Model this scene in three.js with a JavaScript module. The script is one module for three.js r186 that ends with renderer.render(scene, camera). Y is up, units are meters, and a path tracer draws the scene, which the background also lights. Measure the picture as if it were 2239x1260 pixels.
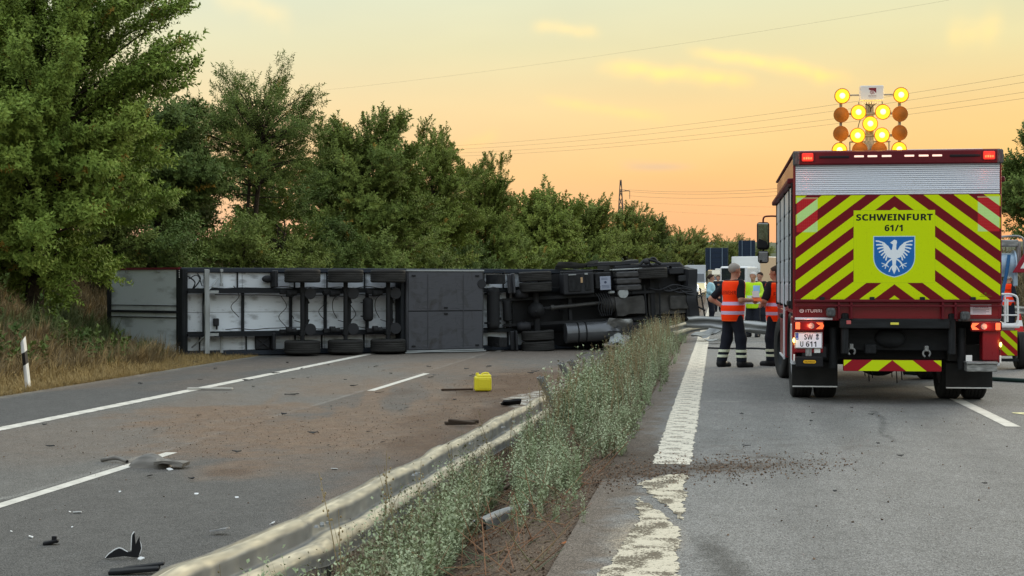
import * as THREE from 'three';
import { mergeGeometries, mergeVertices } from 'three/addons/utils/BufferGeometryUtils.js';
import { RoundedBoxGeometry } from 'three/addons/geometries/RoundedBoxGeometry.js';
import { MarchingCubes } from 'three/addons/objects/MarchingCubes.js';

// World frame: the motorway runs along -z, x is to the right, y up; the right carriageway is y = 0.
const R = Math.PI / 180;
const scene = new THREE.Scene();
const camera = new THREE.PerspectiveCamera(22.05, 16 / 9, 0.3, 6000);
camera.position.set(0, 1.47, 0);
camera.lookAt(-Math.sin(7.9 * R) * 100, 1.47 - 0.309, -Math.cos(7.9 * R) * 100);
scene.add(camera);

// ---------------------------------------------------------------- sky, sun, exposure
const clamp = (v, a = 0, b = 1) => Math.min(b, Math.max(a, v));
const lerp = (a, b, t) => a + (b - a) * t;
const smooth = (a, b, v) => { const t = clamp((v - a) / (b - a)); return t * t * (3 - 2 * t); };
function rng(seed) { let s = seed >>> 0; return () => { s = (s + 0x6D2B79F5) >>> 0; let t = s; t = Math.imul(t ^ (t >>> 15), t | 1); t ^= t + Math.imul(t ^ (t >>> 7), t | 61); return ((t ^ (t >>> 14)) >>> 0) / 4294967296; }; }
function hash(x, y, z = 0) { let h = Math.imul(x | 0, 374761393) ^ Math.imul(y | 0, 668265263) ^ Math.imul(z | 0, 1442695041); h = Math.imul(h ^ (h >>> 13), 1274126177); return ((h ^ (h >>> 16)) >>> 0) / 4294967296; }
function vnoise(x, y, z = 0) {
  const xi = Math.floor(x), yi = Math.floor(y), zi = Math.floor(z);
  let fx = x - xi, fy = y - yi, fz = z - zi; fx *= fx * (3 - 2 * fx); fy *= fy * (3 - 2 * fy); fz *= fz * (3 - 2 * fz);
  const l = (k) => lerp(lerp(hash(xi, yi, k), hash(xi + 1, yi, k), fx), lerp(hash(xi, yi + 1, k), hash(xi + 1, yi + 1, k), fx), fy);
  return z === 0 ? l(0) : lerp(l(zi), l(zi + 1), fz);
}
function fbm(x, y, z = 0, o = 4) { let s = 0, a = 0.5, n = 0; for (let i = 0; i < o; i++) { s += a * vnoise(x, y, z); n += a; x = x * 2.03 + 17.1; y = y * 2.03 + 3.7; if (z) z = z * 2.03 + 5.3; a *= 0.5; } return s / n; }
const lin = (r, g, b) => new THREE.Color().setRGB(r / 255, g / 255, b / 255, THREE.SRGBColorSpace);   // sRGB 0..255 to linear

function makeSky() {
  const w = 2048, h = 1024, d = new Float32Array(w * h * 4);
  const G = 27 * R;                                        // azimuth of the afterglow, right of the road axis
  // elevation stops, towards the glow and away from it
  const stops = [[-90, [.13, .12, .11], [.11, .11, .12]], [-2, [.34, .26, .2], [.26, .25, .27]], [0, [.92, .38, .19], [.66, .52, .50]], [2.2, [.93, .43, .155], [.76, .59, .48]], [4.2, [.93, .52, .165], [.82, .69, .50]], [6.5, [.89, .60, .235], [.80, .76, .58]], [9, [.76, .66, .345], [.72, .76, .62]], [12, [.66, .69, .47], [.70, .80, .74]], [18, [.74, .80, .60], [.92, 1.02, 1.02]], [30, [.92, 1.0, .92], [1.0, 1.12, 1.2]], [50, [1.0, 1.12, 1.16], [1.05, 1.18, 1.3]], [90, [1.04, 1.16, 1.26], [1.04, 1.16, 1.28]]];
  const streaks = [   // thin sunset cirrus: azimuth and elevation (degrees) of both ends, half thickness, strength
    [-7.2, 9.95, -4.4, 9.6, .17, .6], [-1.2, 8.9, 5.2, 7.65, .2, .9], [-4.6, 8.35, 1.6, 7.7, .24, .9], [-6.9, 7.15, -1.6, 6.3, .16, .45], [8.4, 9.1, 10.6, 9.5, .5, .38], [-19.5, 10.9, -16.2, 10.0, .45, .35], [-10.2, 5.1, -8.3, 5.9, .25, .22], [11.5, 8.2, 13.6, 8.5, .25, .2]];
  const c = [0, 0, 0];
  for (let j = 0; j < h; j++) {
    const el = ((j + .5) / h - .5) * 180;
    let k = 0; while (k < stops.length - 2 && el > stops[k + 1][0]) k++;
    const t = clamp((el - stops[k][0]) / (stops[k + 1][0] - stops[k][0]));
    for (let i = 0; i < w; i++) {
      const ph = ((i + .5) / w - .5) * 2 * Math.PI, dx = Math.cos(ph), dz = Math.sin(ph);   // three's equirect mapping
      const az = Math.atan2(dx, -dz);                       // 0 along the road, + to the right
      const g = Math.pow(.5 + .5 * Math.cos(az - G), 3.2), azd = az / R;
      for (let q = 0; q < 3; q++) c[q] = lerp(lerp(stops[k][2][q], stops[k][1][q], g), lerp(stops[k + 1][2][q], stops[k + 1][1][q], g), t);
      if (el > 0 && el < 14 && Math.abs(azd) < 40) {
        for (const [a0, e0, a1, e1, th, st] of streaks) {
          const u = (azd - a0) / (a1 - a0); if (u < -.05 || u > 1.05) continue;
          const e = lerp(e0, e1, u) + (fbm(azd * 1.1 + a0, e0 * 3) - .5) * .35;
          const v = (el - e) / (th * (.5 + .9 * fbm(azd * 2.3, e0 * 7)));
          const m = Math.exp(-v * v) * smooth(-.05, .2, u) * smooth(1.05, .75, u) * (.3 + 1.2 * fbm(azd * 3.1 + 9, el * 5)) * st * 1.5;
          c[0] += m * .26; c[1] += m * .10; c[2] -= m * .05;
        }
        const b = Math.exp(-Math.pow((el - 4.55 - Math.sin(azd) * .05) / .09, 2)) * smooth(-4.0, -3.0, azd) * smooth(-.4, -2.4, azd);   // mauve bank
        c[0] -= b * .2; c[1] -= b * .06; c[2] += b * .10;
        const f = (fbm(azd * .12 + 40, el * .55) - .5) * .10 * smooth(0, 4, el); c[0] += f; c[1] += f * .8; c[2] += f * .3;
      }
      const o = (j * w + i) * 4; d[o] = c[0]; d[o + 1] = c[1]; d[o + 2] = c[2]; d[o + 3] = 1;
    }
  }
  const tx = new THREE.DataTexture(d, w, h, THREE.RGBAFormat, THREE.FloatType);
  tx.mapping = THREE.EquirectangularReflectionMapping; tx.magFilter = tx.minFilter = THREE.LinearFilter; tx.needsUpdate = true;
  return tx;
}
const sky = makeSky();
scene.background = sky; scene.environment = sky;
const sun = new THREE.DirectionalLight(new THREE.Color(1, .84, .62), 1.4);      // afterglow of the set sun, low and very soft
sun.position.set(Math.sin(27 * R) * 90, 26, -Math.cos(27 * R) * 90 - 25); sun.target.position.set(0, 0, -25);
sun.castShadow = true; sun.shadow.radius = 40; sun.shadow.mapSize.set(4096, 4096);
Object.assign(sun.shadow.camera, { left: -45, right: 45, top: 45, bottom: -45, near: 1, far: 260 });
scene.add(sun, sun.target);
const renderer = new THREE.WebGLRenderer({ antialias: true });
renderer.toneMapping = THREE.LinearToneMapping; renderer.toneMappingExposure = 1.16;
renderer.shadowMap.enabled = true; renderer.shadowMap.type = THREE.PCFSoftShadowMap;
// scene.fog = new THREE.FogExp2(new THREE.Color(.72, .62, .52), 0.00022);

// ---------------------------------------------------------------- helpers
const V = (x, y, z) => new THREE.Vector3(x, y, z);
const used = {};
function numbered(n) { if (used[n] === undefined) { used[n] = 0; return n; } used[n]++; return n + '_' + String(used[n]).padStart(3, '0'); }
function shade(o) { o.castShadow = o.receiveShadow = true; return o; }
function prep(g) { let q = g.index ? g.toNonIndexed() : g; if (!q.attributes.normal) q.computeVertexNormals(); for (const k of Object.keys(q.attributes)) if (!['position', 'normal', 'uv', 'color'].includes(k)) q.deleteAttribute(k); return q; }
function merge(gs) {
  gs = gs.flat(9).map(prep); if (gs.length === 1) return gs[0];
  const hasC = gs.some(g => g.attributes.color), hasU = gs.every(g => g.attributes.uv);
  for (const g of gs) { if (!hasU && g.attributes.uv) g.deleteAttribute('uv'); if (hasC && !g.attributes.color) { const n = g.attributes.position.count; g.setAttribute('color', new THREE.BufferAttribute(new Float32Array(n * 3).fill(1), 3)); } }
  return mergeGeometries(gs);
}
function part(name, geoms, m, parent, label) { const o = shade(new THREE.Mesh(merge([geoms]), m)); o.name = name; parent.add(o); if (label) o.userData.label = label; return o; }
function tag(o, label, category, group) { o.userData.label = label; o.userData.category = category; if (group) o.userData.group = group; return o; }
function thing(name, label, category, pos = [0, 0, 0], turn = 0, group) { const o = new THREE.Group(); o.name = numbered(name); o.position.set(...pos); o.rotation.y = turn; scene.add(o); return tag(o, label, category, group); }
function single(name, geoms, m, label, category, group) { const o = part(numbered(name), geoms, m, scene); return tag(o, label, category, group); }
function struct(name, geoms, m) { const o = part(numbered(name), geoms, m, scene); o.userData.kind = 'structure'; return o; }
// primitives, returned as geometries already in place
const eul = new THREE.Euler();
function put(g, x = 0, y = 0, z = 0, rx = 0, ry = 0, rz = 0) { const m = new THREE.Matrix4().makeRotationFromEuler(eul.set(rx, ry, rz)); m.setPosition(x, y, z); return g.applyMatrix4(m); }
function box(w, h, d, x = 0, y = 0, z = 0, rx = 0, ry = 0, rz = 0) { return put(new THREE.BoxGeometry(w, h, d), x, y, z, rx, ry, rz); }
function rbox(w, h, d, r, x = 0, y = 0, z = 0, rx = 0, ry = 0, rz = 0, s = 1) { return put(new RoundedBoxGeometry(w, h, d, s, Math.min(r, w * .49, h * .49, d * .49)), x, y, z, rx, ry, rz); }
function cyl(r0, r1, h, ax = 'y', x = 0, y = 0, z = 0, n = 16, open = false) { const g = new THREE.CylinderGeometry(r1, r0, h, n, 1, open); if (ax === 'x') g.rotateZ(-Math.PI / 2); if (ax === 'z') g.rotateX(Math.PI / 2); return g.translate(x, y, z); }
function rod(a, b, r, n = 6, r2) { const A = V(...a), B = V(...b), d = B.clone().sub(A), g = new THREE.CylinderGeometry(r2 ?? r, r, d.length(), n); g.applyQuaternion(new THREE.Quaternion().setFromUnitVectors(V(0, 1, 0), d.normalize())); return g.translate((A.x + B.x) / 2, (A.y + B.y) / 2, (A.z + B.z) / 2); }
function tube(pts, r, seg = 24, n = 6, closed = false) { return new THREE.TubeGeometry(new THREE.CatmullRomCurve3(pts.map(p => V(...p)), closed), seg, r, n, closed); }
function lathe(pts, n = 24, ax = 'y', x = 0, y = 0, z = 0) { const g = new THREE.LatheGeometry(pts.map(p => new THREE.Vector2(...p)), n); if (ax === 'x') g.rotateZ(-Math.PI / 2); if (ax === 'z') g.rotateX(Math.PI / 2); return g.translate(x, y, z); }
function extr(pts, depth, bevel = 0, holes) { const s = new THREE.Shape(pts.map(p => new THREE.Vector2(...p))); if (holes) for (const h of holes) s.holes.push(new THREE.Path(h.map(p => new THREE.Vector2(...p)))); return new THREE.ExtrudeGeometry(s, { depth, bevelEnabled: bevel > 0, bevelSize: bevel, bevelThickness: bevel, bevelSegments: 1, curveSegments: 8 }); }
function ball(r, x, y, z, sx = 1, sy = 1, sz = 1, n = 12) { return new THREE.SphereGeometry(r, n, Math.max(6, n * .7 | 0)).scale(sx, sy, sz).translate(x, y, z); }
function plane(w, h, x, y, z, ry = 0, rx = 0) { return put(new THREE.PlaneGeometry(w, h), x, y, z, rx, ry, 0); }
function jitter(g, amp, freq, seed = 0) { const p = g.attributes.position; for (let i = 0; i < p.count; i++) { const x = p.getX(i), y = p.getY(i), z = p.getZ(i); p.setXYZ(i, x + (vnoise(x * freq + seed, y * freq, z * freq + 1.5) - .5) * 2 * amp, y + (vnoise(x * freq + 31 + seed, y * freq, z * freq + 1.5) - .5) * 2 * amp, z + (vnoise(x * freq + 67 + seed, y * freq, z * freq + 1.5) - .5) * 2 * amp); } g.deleteAttribute('normal'); g.computeVertexNormals(); return g; }

// ---------------------------------------------------------------- textures
function canvasTex(w, h, draw, srgb = true) { const c = document.createElement('canvas'); c.width = w; c.height = h; draw(c.getContext('2d'), w, h); const t = new THREE.CanvasTexture(c); if (srgb) t.colorSpace = THREE.SRGBColorSpace; t.magFilter = THREE.LinearFilter; t.anisotropy = 8; return t; }
function dataTex(w, h, fn, srgb = true) {
  const d = new Uint8Array(w * h * 4);
  for (let j = 0; j < h; j++) for (let i = 0; i < w; i++) { const v = fn(i, j), o = (j * w + i) * 4; if (typeof v === 'number') d[o] = d[o + 1] = d[o + 2] = clamp(v, 0, 255); else { d[o] = clamp(v[0], 0, 255); d[o + 1] = clamp(v[1], 0, 255); d[o + 2] = clamp(v[2], 0, 255); } d[o + 3] = 255; }
  const t = new THREE.DataTexture(d, w, h, THREE.RGBAFormat); t.wrapS = t.wrapT = THREE.RepeatWrapping; t.magFilter = THREE.LinearFilter; t.minFilter = THREE.LinearMipmapLinearFilter; t.generateMipmaps = true; t.anisotropy = 8; if (srgb) t.colorSpace = THREE.SRGBColorSpace; t.needsUpdate = true; return t;
}
// periodic value noise for tiles
function pnoise(x, y, p, s) { const xi = Math.floor(x), yi = Math.floor(y); let fx = x - xi, fy = y - yi; fx *= fx * (3 - 2 * fx); fy *= fy * (3 - 2 * fy); const m = (k) => ((k % p) + p) % p; return lerp(lerp(hash(m(xi), m(yi), s), hash(m(xi + 1), m(yi), s), fx), lerp(hash(m(xi), m(yi + 1), s), hash(m(xi + 1), m(yi + 1), s), fx), fy); }
function grit(size, n0, s, contrast, base) { return dataTex(size, size, (i, j) => { const u = i / size, v = j / size; let g = pnoise(u * n0, v * n0, n0, s) * .5 + pnoise(u * n0 * 2, v * n0 * 2, n0 * 2, s + 1) * .5; g = (g - .5) * contrast; const big = (pnoise(u * 9, v * 9, 9, s + 2) - .5) * .06 + (pnoise(u * 40, v * 40, 40, s + 3) - .5) * .06; const st = hash(i >> 1, j >> 1, s + 5) > .985 ? .22 : 0, dk = hash(i >> 1, j >> 1, s + 6) > .985 ? -.25 : 0; return 255 * (base + g + big + st + dk); }); }
const asphaltTex = grit(1024, 300, 11, .95, .78);
const asphaltBump = grit(1024, 300, 11, 1.2, .5); asphaltBump.colorSpace = THREE.NoColorSpace;
const grimeTex = dataTex(512, 512, (i, j) => { const u = i / 512, v = j / 512; let g = 0, a = .5; for (let k = 0, n = 5; k < 6; k++, n *= 2) { g += a * pnoise(u * n, v * n, n, 21 + k); a *= .55; } return 255 * clamp(.55 + .45 * g / 1.0); });
const grimeRough = grimeTex.clone(); grimeRough.colorSpace = THREE.NoColorSpace; grimeRough.needsUpdate = true;
function std(c, rough = .7, metal = 0, o = {}) { return metal > 0 ? new THREE.MeshStandardMaterial({ color: c, roughness: rough, metalness: metal, ...o }) : new THREE.MeshPhysicalMaterial({ color: c, roughness: rough, metalness: 0, specularIntensity: .4, ...o }); }
const C = (r, g, b) => new THREE.Color(r, g, b);             // linear
// ---------------------------------------------------------------- land and roads
const shift = (F) => F > 110 ? .00045 * (F - 110) * (F - 110) : 0;                 // the motorway bends to the right far ahead
const rise = (F) => smooth(70, 210, F) * 1.0;                                        // and climbs a little
function landY(x, F) { return landY0(x, F) + rise(F); }
function landY0(x, F) {
  const r = x - shift(F);
  const n = (fbm(x * .35, F * .35) - .5);
  if (r > 9.3) { const t = r - 9.3; return -.04 + n * .12 * clamp(t) + (t > 2.2 ? Math.min(3.2, (t - 2.2) * .55) : 0); }
  if (r > -.8) return -.06;
  if (r > -2.96) { const t = (-.8 - r) / 2.1; return lerp(-.015, -.585, smooth(0, 1, t) * .8 + .2 * t) + n * .16 * Math.sin(Math.min(1, t) * Math.PI); }
  if (r > -13.15) return lerp(-.585, -.70, clamp((-2.96 - r) / .12));
  const t = -13.15 - r, toe = 1.5 + 2.4 * smooth(33.5, 38, F) * smooth(51, 46, F);
  return -.64 + Math.min(.06, t * .05) + n * .16 * clamp(t * 1.2) + (t > toe ? Math.min(3.4, (t - toe) * .55) + Math.max(0, Math.min(1.2, (t - 8) * .05)) : 0);
}
function axis(list) { const out = []; for (const [a, b, n] of list) for (let i = 0; i < n; i++) out.push(a + (b - a) * i / n); out.push(list[list.length - 1][1]); return out; }
function sheet(xs, Fs, yFn, colFn, uvS = 1) {
  const nx = xs.length, nf = Fs.length, p = new Float32Array(nx * nf * 3), c = new Float32Array(nx * nf * 3), u = new Float32Array(nx * nf * 2), idx = [];
  for (let j = 0; j < nf; j++) for (let i = 0; i < nx; i++) {
    const k = j * nx + i, F = Fs[j], r = xs[i], x = r + shift(F), col = colFn(r, F);
    p.set([x, yFn(x, F), -F], k * 3); c.set(col, k * 3); u.set([r * uvS, F * uvS], k * 2);
  }
  for (let j = 0; j < nf - 1; j++) for (let i = 0; i < nx - 1; i++) { const a = j * nx + i, b = a + 1, d = a + nx, e = d + 1; idx.push(a, b, e, a, e, d); }
  const g = new THREE.BufferGeometry(); g.setAttribute('position', new THREE.BufferAttribute(p, 3)); g.setAttribute('color', new THREE.BufferAttribute(c, 3)); g.setAttribute('uv', new THREE.BufferAttribute(u, 2)); g.setIndex(idx); g.computeVertexNormals(); return g;
}
const mix3 = (a, b, t) => [lerp(a[0], b[0], t), lerp(a[1], b[1], t), lerp(a[2], b[2], t)];
const soilTex = grit(512, 90, 31, .7, .72);
{
  const g = sheet(axis([[-400, -60, 10], [-60, -24, 18], [-24, -13.15, 44], [-13.15, -3.08, 4], [-3.08, -2.96, 2], [-2.96, -.8, 44], [-.8, 9.3, 6], [9.3, 20, 16], [20, 400, 16]]), axis([[-10, 4, 7], [4, 26, 200], [26, 60, 120], [60, 140, 60], [140, 600, 40], [600, 2600, 10]]), landY, (r, F) => {
    const n = fbm(r * .8, F * .8), n2 = fbm(r * 5, F * 5);
    if (r > -2.95 && r < -.75) return mix3([.20, .14, .10], [.36, .265, .19], clamp(n * .7 + (n2 - .5) * 1.2));
    if (r < -13) { const t = -13 - r; return t < 1.8 ? mix3([.26, .17, .075], [.16, .12, .06], clamp(n2 * 1.3 - .2)) : mix3([.17, .11, .06], [.07, .075, .03], clamp(n * 1.8 - .4)); }
    return mix3([.17, .12, .07], [.09, .085, .04], clamp(n * 2 - .5));
  });
  struct('ground', g, std(0xffffff, 1, 0, { vertexColors: true, map: soilTex, bumpMap: soilTex, bumpScale: .02 }));
}
const blob = (r, F, x0, f0, rx, rf, ph = 0) => { const dx = (r - x0) / rx, df = (F - f0) / rf, n = fbm(r * 1.1 + ph, F * .8 + ph) * 1.5 - .75 + (fbm(r * 5 + ph, F * 4) - .5) * .5; return smooth(1.1, .25, Math.sqrt(dx * dx + df * df) + n * .8); };
const asphaltMat = std(0xffffff, .86, 0, { vertexColors: true, map: asphaltTex, bumpMap: asphaltBump, bumpScale: .004 });
asphaltTex.repeat.set(.55, .55); asphaltBump.repeat.set(.55, .55);
const LY = -.62;
const brown = [.20, .125, .082], brownD = [.10, .055, .032], pale = [.36, .33, .29];
function leftColour(r, F) {
  const n = fbm(r * .6 + 5, F * .18), n2 = fbm(r * 7, F * 7), fine = fbm(r * 14, F * 14, 0, 2);
  // three strips of different age: hard shoulder, outer lane (pale), inner lane (newer and darker)
  let c = r < -10.05 ? [.125, .122, .120] : r < -6.84 + (fbm(F * .5, 2) - .5) * .08 ? mix3([.205, .195, .18], [.165, .156, .146], n) : mix3([.128, .121, .115], [.157, .147, .137], n);
  c = mix3(c, [.25, .245, .235], smooth(.6, .85, n2) * .18);
  if (Math.abs(r + 6.86 + (fbm(F * .4, 9) - .5) * .05) < .035) c = mix3(c, [.30, .29, .27], .75);       // sealed joint
  if (r < -12.7) c = mix3(c, [.30, .27, .22], smooth(-12.75, -13.15, r + (n2 - .5) * .5) * .8);         // grit along the verge
  let d = 0;
  for (const [x0, f0, rx, rf, s, ph] of [[-7.9, 22.6, 1.8, 3.4, .95, 1], [-5.9, 20.4, 2.2, 4.0, .95, 4], [-4.4, 21.8, 1.3, 5, .75, 7], [-5.3, 16.3, .7, 1.1, .75, 2], [-7.4, 28.6, 1.5, 2.8, .6, 3], [-6.4, 36, 2.2, 7, .55, 8], [-4.2, 30, 1.6, 9, .95, 6], [-4.6, 17.4, 1.2, 2.5, .5, 11], [-8.4, 31, 1.4, 4, .35, 13], [-3.4, 15, .8, 4, .45, 15], [-10.9, 30.5, .8, 3, .25, 19]]) d = Math.max(d, s * blob(r, F, x0, f0, rx, rf, ph));
  d = Math.max(d, .3 * smooth(.42, .62, fbm(r * .35 + 11, F * .16 + 2)) * smooth(14, 18, F));
  d = Math.max(d, .8 * smooth(.5, .68, fbm((r + F * .22) * 2.2, (F - r * .5) * .16 + 5)) * smooth(-9.6, -7.5, r) * smooth(15.5, 18.5, F) * smooth(36, 28, F));
  c = mix3(c, mix3(brown, [.27, .195, .14], n2), clamp(d * (.6 + .9 * (fine - .1))));
  let dk = 0; for (const [x0, f0, rx, rf, s, ph] of [[-4.1, 31, 1.3, 6.5, .8, 21], [-5.4, 15.9, .45, .7, .5, 23], [-3.5, 24.4, .6, 4.2, .8, 25], [-3.7, 19.5, .8, 3.6, .6, 29], [-4.4, 23, .5, 2.5, .5, 31], [-6.0, 27.6, .5, 1.2, .4, 27]]) dk = Math.max(dk, s * blob(r, F, x0, f0, rx, rf, ph));
  c = mix3(c, brownD, clamp(dk * (.6 + fine * .6)));
  let w = 0; for (const [x0, f0, rx, rf, s, ph] of [[-3.4, 26.6, .5, 3.2, .95, 33], [-3.15, 29, .35, 2.4, .8, 37]]) w = Math.max(w, s * smooth(.3, .6, blob(r, F, x0, f0, rx, rf, ph)));
  c = mix3(c, [.55, .53, .48], clamp(w * smooth(.38, .7, fine + (n2 - .5) * .9)));                                          // spilled white powder
  // scrape of the overturned trailer
  return c;
}
const gain = (fn, k) => (r, F) => fn(r, F).map((v, i) => v * k * [1.0, 1, .975][i]);
struct('left_carriageway', sheet(axis([[-13.15, -2.85, 150]]), axis([[-10, 8, 6], [8, 26, 220], [26, 60, 190], [60, 140, 30], [140, 620, 60]]), (x, F) => LY + rise(F), gain(leftColour, 1.28)), asphaltMat);
function rightColour(r, F) {
  const n = fbm(r * .5 + 70, F * .14), n2 = fbm(r * 6 + 3, F * 6), fine = fbm(r * 15, F * 15, 0, 2);
  let c = mix3([.205, .20, .195], [.25, .242, .235], n); c = mix3(c, [.165, .162, .16], .35 * (smooth(.35, .1, Math.abs(r - .55)) + smooth(.35, .1, Math.abs(r - 2.25))) * (.5 + n2));
  c = mix3(c, [.17, .165, .16], smooth(.55, .8, fbm(r * 1.6, F * .5 + 9)) * .5);
  if (r < -.19) { c = mix3(c, [.16, .125, .10], smooth(-.45, -.72, r + (n2 - .5) * .5) * .85); }
  const band = F - (11.85 + r * .55 + (fbm(r * 2, 3) - .5) * .5);                                      // soil dragged across the lane
  const len = smooth(1.15, -.1, r) ;
  let d = smooth(.5, .05, Math.abs(band) * (1 + smooth(0, 1, r)) + (n2 - .5) * .7) * len * (.35 + 1.0 * fine);
  d = Math.max(d, smooth(1.9, .2, Math.abs(F - 12.6 - r * .4)) * smooth(2.2, -.4, r) * smooth(.55, .8, n2) * .7);
  d = Math.max(d, .8 * smooth(-.1, -.55, r + (n2 - .5) * .3) * smooth(14.6, 12.6, F) * smooth(10.8, 11.6, F));
  c = mix3(c, [.085, .06, .044], clamp(d));
  if (Math.abs(F - 18.6 + r * .1 + (fbm(r * 5, 7) - .5) * .12) < .035 && r < .3) c = mix3(c, [.30, .29, .27], .7);
  { const cr = Math.abs(r - 1.55 - .25 * fbm(F * .6, 4) - .05 * fbm(F * 4, 9)); if (cr < .03 && F > 14 && F < 17.5) c = mix3(c, [.07, .07, .07], .45); }
  const sk = smooth(.16, .02, Math.abs(r - (.03 + (7.9 - F) * .16) + (fine - .5) * .16)) * smooth(8.9, 8.2, F);   // rubber scuff
  c = mix3(c, [.08, .078, .075], clamp(sk * .75));
  c = mix3(c, [.40, .32, .23], clamp(1.3 * smooth(1.0, .2, Math.hypot((r + .42) / .28, (F - 8.5) / 1.0)) * (.3 + fine * .8)));  // ochre dust near the worn marking
  return c;
}
struct('right_carriageway', sheet(axis([[-.85, 2.2, 76], [2.2, 9.3, 40]]), axis([[-10, 5, 5], [5, 17, 280], [17, 40, 130], [40, 140, 40], [140, 620, 60]]), (x, F) => rise(F), gain(rightColour, 1.36)), asphaltMat);

// painted markings: thin sheets with worn, pitted paint
const paintTex = dataTex(512, 512, (i, j) => { const u = i / 512, v = j / 512; const a = pnoise(u * 110, v * 110, 110, 71) * .6 + pnoise(u * 220, v * 220, 220, 72) * .4, b = pnoise(u * 14, v * 14, 14, 73); const w = a + (b - .5) * .55; const k = smooth(.26, .36, w); return [lerp(112, 232, k), lerp(106, 226, k), lerp(98, 214, k)]; });
const paintTexClean = dataTex(256, 256, (i, j) => { const u = i / 256, v = j / 256; const a = pnoise(u * 50, v * 50, 50, 75) * .6 + pnoise(u * 100, v * 100, 100, 76) * .4; const k = smooth(.08, .22, a); const t = 232 - 30 * pnoise(u * 12, v * 12, 12, 78); return [lerp(130, t, k), lerp(126, t - 4, k), lerp(118, t - 12, k)]; });
const tornPaint = std(C(.74, .72, .66), .85, 0, { map: dataTex(512, 512, (i, j) => { const u = i / 512, v = j / 512; const a = pnoise(u * 90, v * 90, 90, 171) * .5 + pnoise(u * 200, v * 200, 200, 172) * .5, b = pnoise(u * 12, v * 12, 12, 173); const k = smooth(.36, .5, a + (b - .5) * .7); return [lerp(120, 228, k), lerp(112, 220, k), lerp(100, 204, k)]; }), bumpMap: asphaltBump, bumpScale: .003 });
const wornPaint = std(C(.80, .78, .73), .8, 0, { map: paintTex, bumpMap: asphaltBump, bumpScale: .003 });
const freshPaint = std(C(.86, .85, .82), .75, 0, { map: paintTexClean });
function raggedPoly(pts, y) { const out = []; pts.forEach((a, i) => { const b = pts[(i + 1) % pts.length], L = Math.hypot(b[0] - a[0], b[1] - a[1]), n = Math.max(2, Math.round(L / .025)); for (let k = 0; k < n; k++) { const t = k / n, x = lerp(a[0], b[0], t), F = lerp(a[1], b[1], t); out.push([x + (fbm(x * 30 + 3, F * 16) - .5) * .09, F + (fbm(x * 30 + 50, F * 16) - .5) * .16]); } }); return polyGeo(out, y); }
const ox = (r, F) => r + shift(F);
function stripGeo(x0, x1, F0, F1, y, seg = 40, rag = .02, seed = 0) {
  const p = [], u = [], idx = [];
  for (let i = 0; i <= seg; i++) { const F = lerp(F0, F1, i / seg), a = (fbm(F * 14 + seed, 3) - .5) * rag, b = (fbm(F * 14 + seed, 8) - .5) * rag; p.push(ox(x0 + a, F), y + rise(F), -F, ox(x1 + b, F), y + rise(F), -F); u.push(x0, F, x1, F); }
  for (let i = 0; i < seg; i++) { const a = i * 2; idx.push(a, a + 1, a + 3, a, a + 3, a + 2); }
  const g = new THREE.BufferGeometry(); g.setAttribute('position', new THREE.Float32BufferAttribute(p, 3)); g.setAttribute('uv', new THREE.Float32BufferAttribute(u, 2)); g.setIndex(idx); g.computeVertexNormals(); return g;
}
function polyGeo(pts, y) { const s = new THREE.ShapeGeometry(new THREE.Shape(pts.map(([x, F]) => new THREE.Vector2(x, F)))); const q = s.attributes.position, u = []; for (let i = 0; i < q.count; i++) { const x = q.getX(i), F = q.getY(i); u.push(x, F); q.setXYZ(i, x, y, -F); } s.setAttribute('uv', new THREE.Float32BufferAttribute(u, 2)); s.computeVertexNormals(); return s; }
{
  const road = scene.getObjectByName('right_carriageway'), left = scene.getObjectByName('left_carriageway');
  part('edge_line', [stripGeo(-.52, -.21, 12.05, 45, .004, 900, .05), stripGeo(-.52, -.21, 45, 600, .004, 240, .0)], wornPaint, road);
  part('edge_line', raggedPoly([[-.58, 10.9], [-.42, 11.3], [-.24, 11.5], [-.22, 10.4], [-.21, 9.2], [-.33, 9.75]], .004), tornPaint, road);
  part('edge_line', raggedPoly([[-.55, 10.2], [-.38, 9.6], [-.22, 8.85], [-.2, 7.4], [-.2, 5], [-.62, 5], [-.6, 7.4], [-.52, 8.3], [-.48, 9.2]], .004), tornPaint, road);
  for (let F = 15.7; F < 300; F += 12) part('lane_dash', stripGeo(2.93, 3.08, F, F + 6, .004, 10, .01, F), freshPaint, road);
  part('edge_line', stripGeo(6.55, 6.85, 5, 600, .004, 300, .02), wornPaint, road);
  for (const pts of [[[3.3, 17.35], [3.34, 17.42], [3.72, 16.72], [3.66, 16.7]], [[3.34, 17.32], [3.36, 17.42], [4.5, 17.5], [4.5, 17.42]]]) part('chalk_mark', polyGeo(pts, .005), std(C(.82, .76, .42), .9), road);
  part('edge_line', [stripGeo(-10.32, -10.06, 5, 50, LY + .004, 900, .03), stripGeo(-10.32, -10.06, 50, 600, LY + .004, 240, 0)], freshPaint, left);
  for (let F = 11.5; F < 300; F += 16.6) part('lane_dash', stripGeo(-6.75, -6.6, F, F + (F < 12 ? 6 : 5.6), LY + .004, 12, .012, F), freshPaint, left);
  part('edge_line', stripGeo(-3.15, -2.95, 60, 600, LY + .004, 200, .02), wornPaint, left);
}
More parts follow.
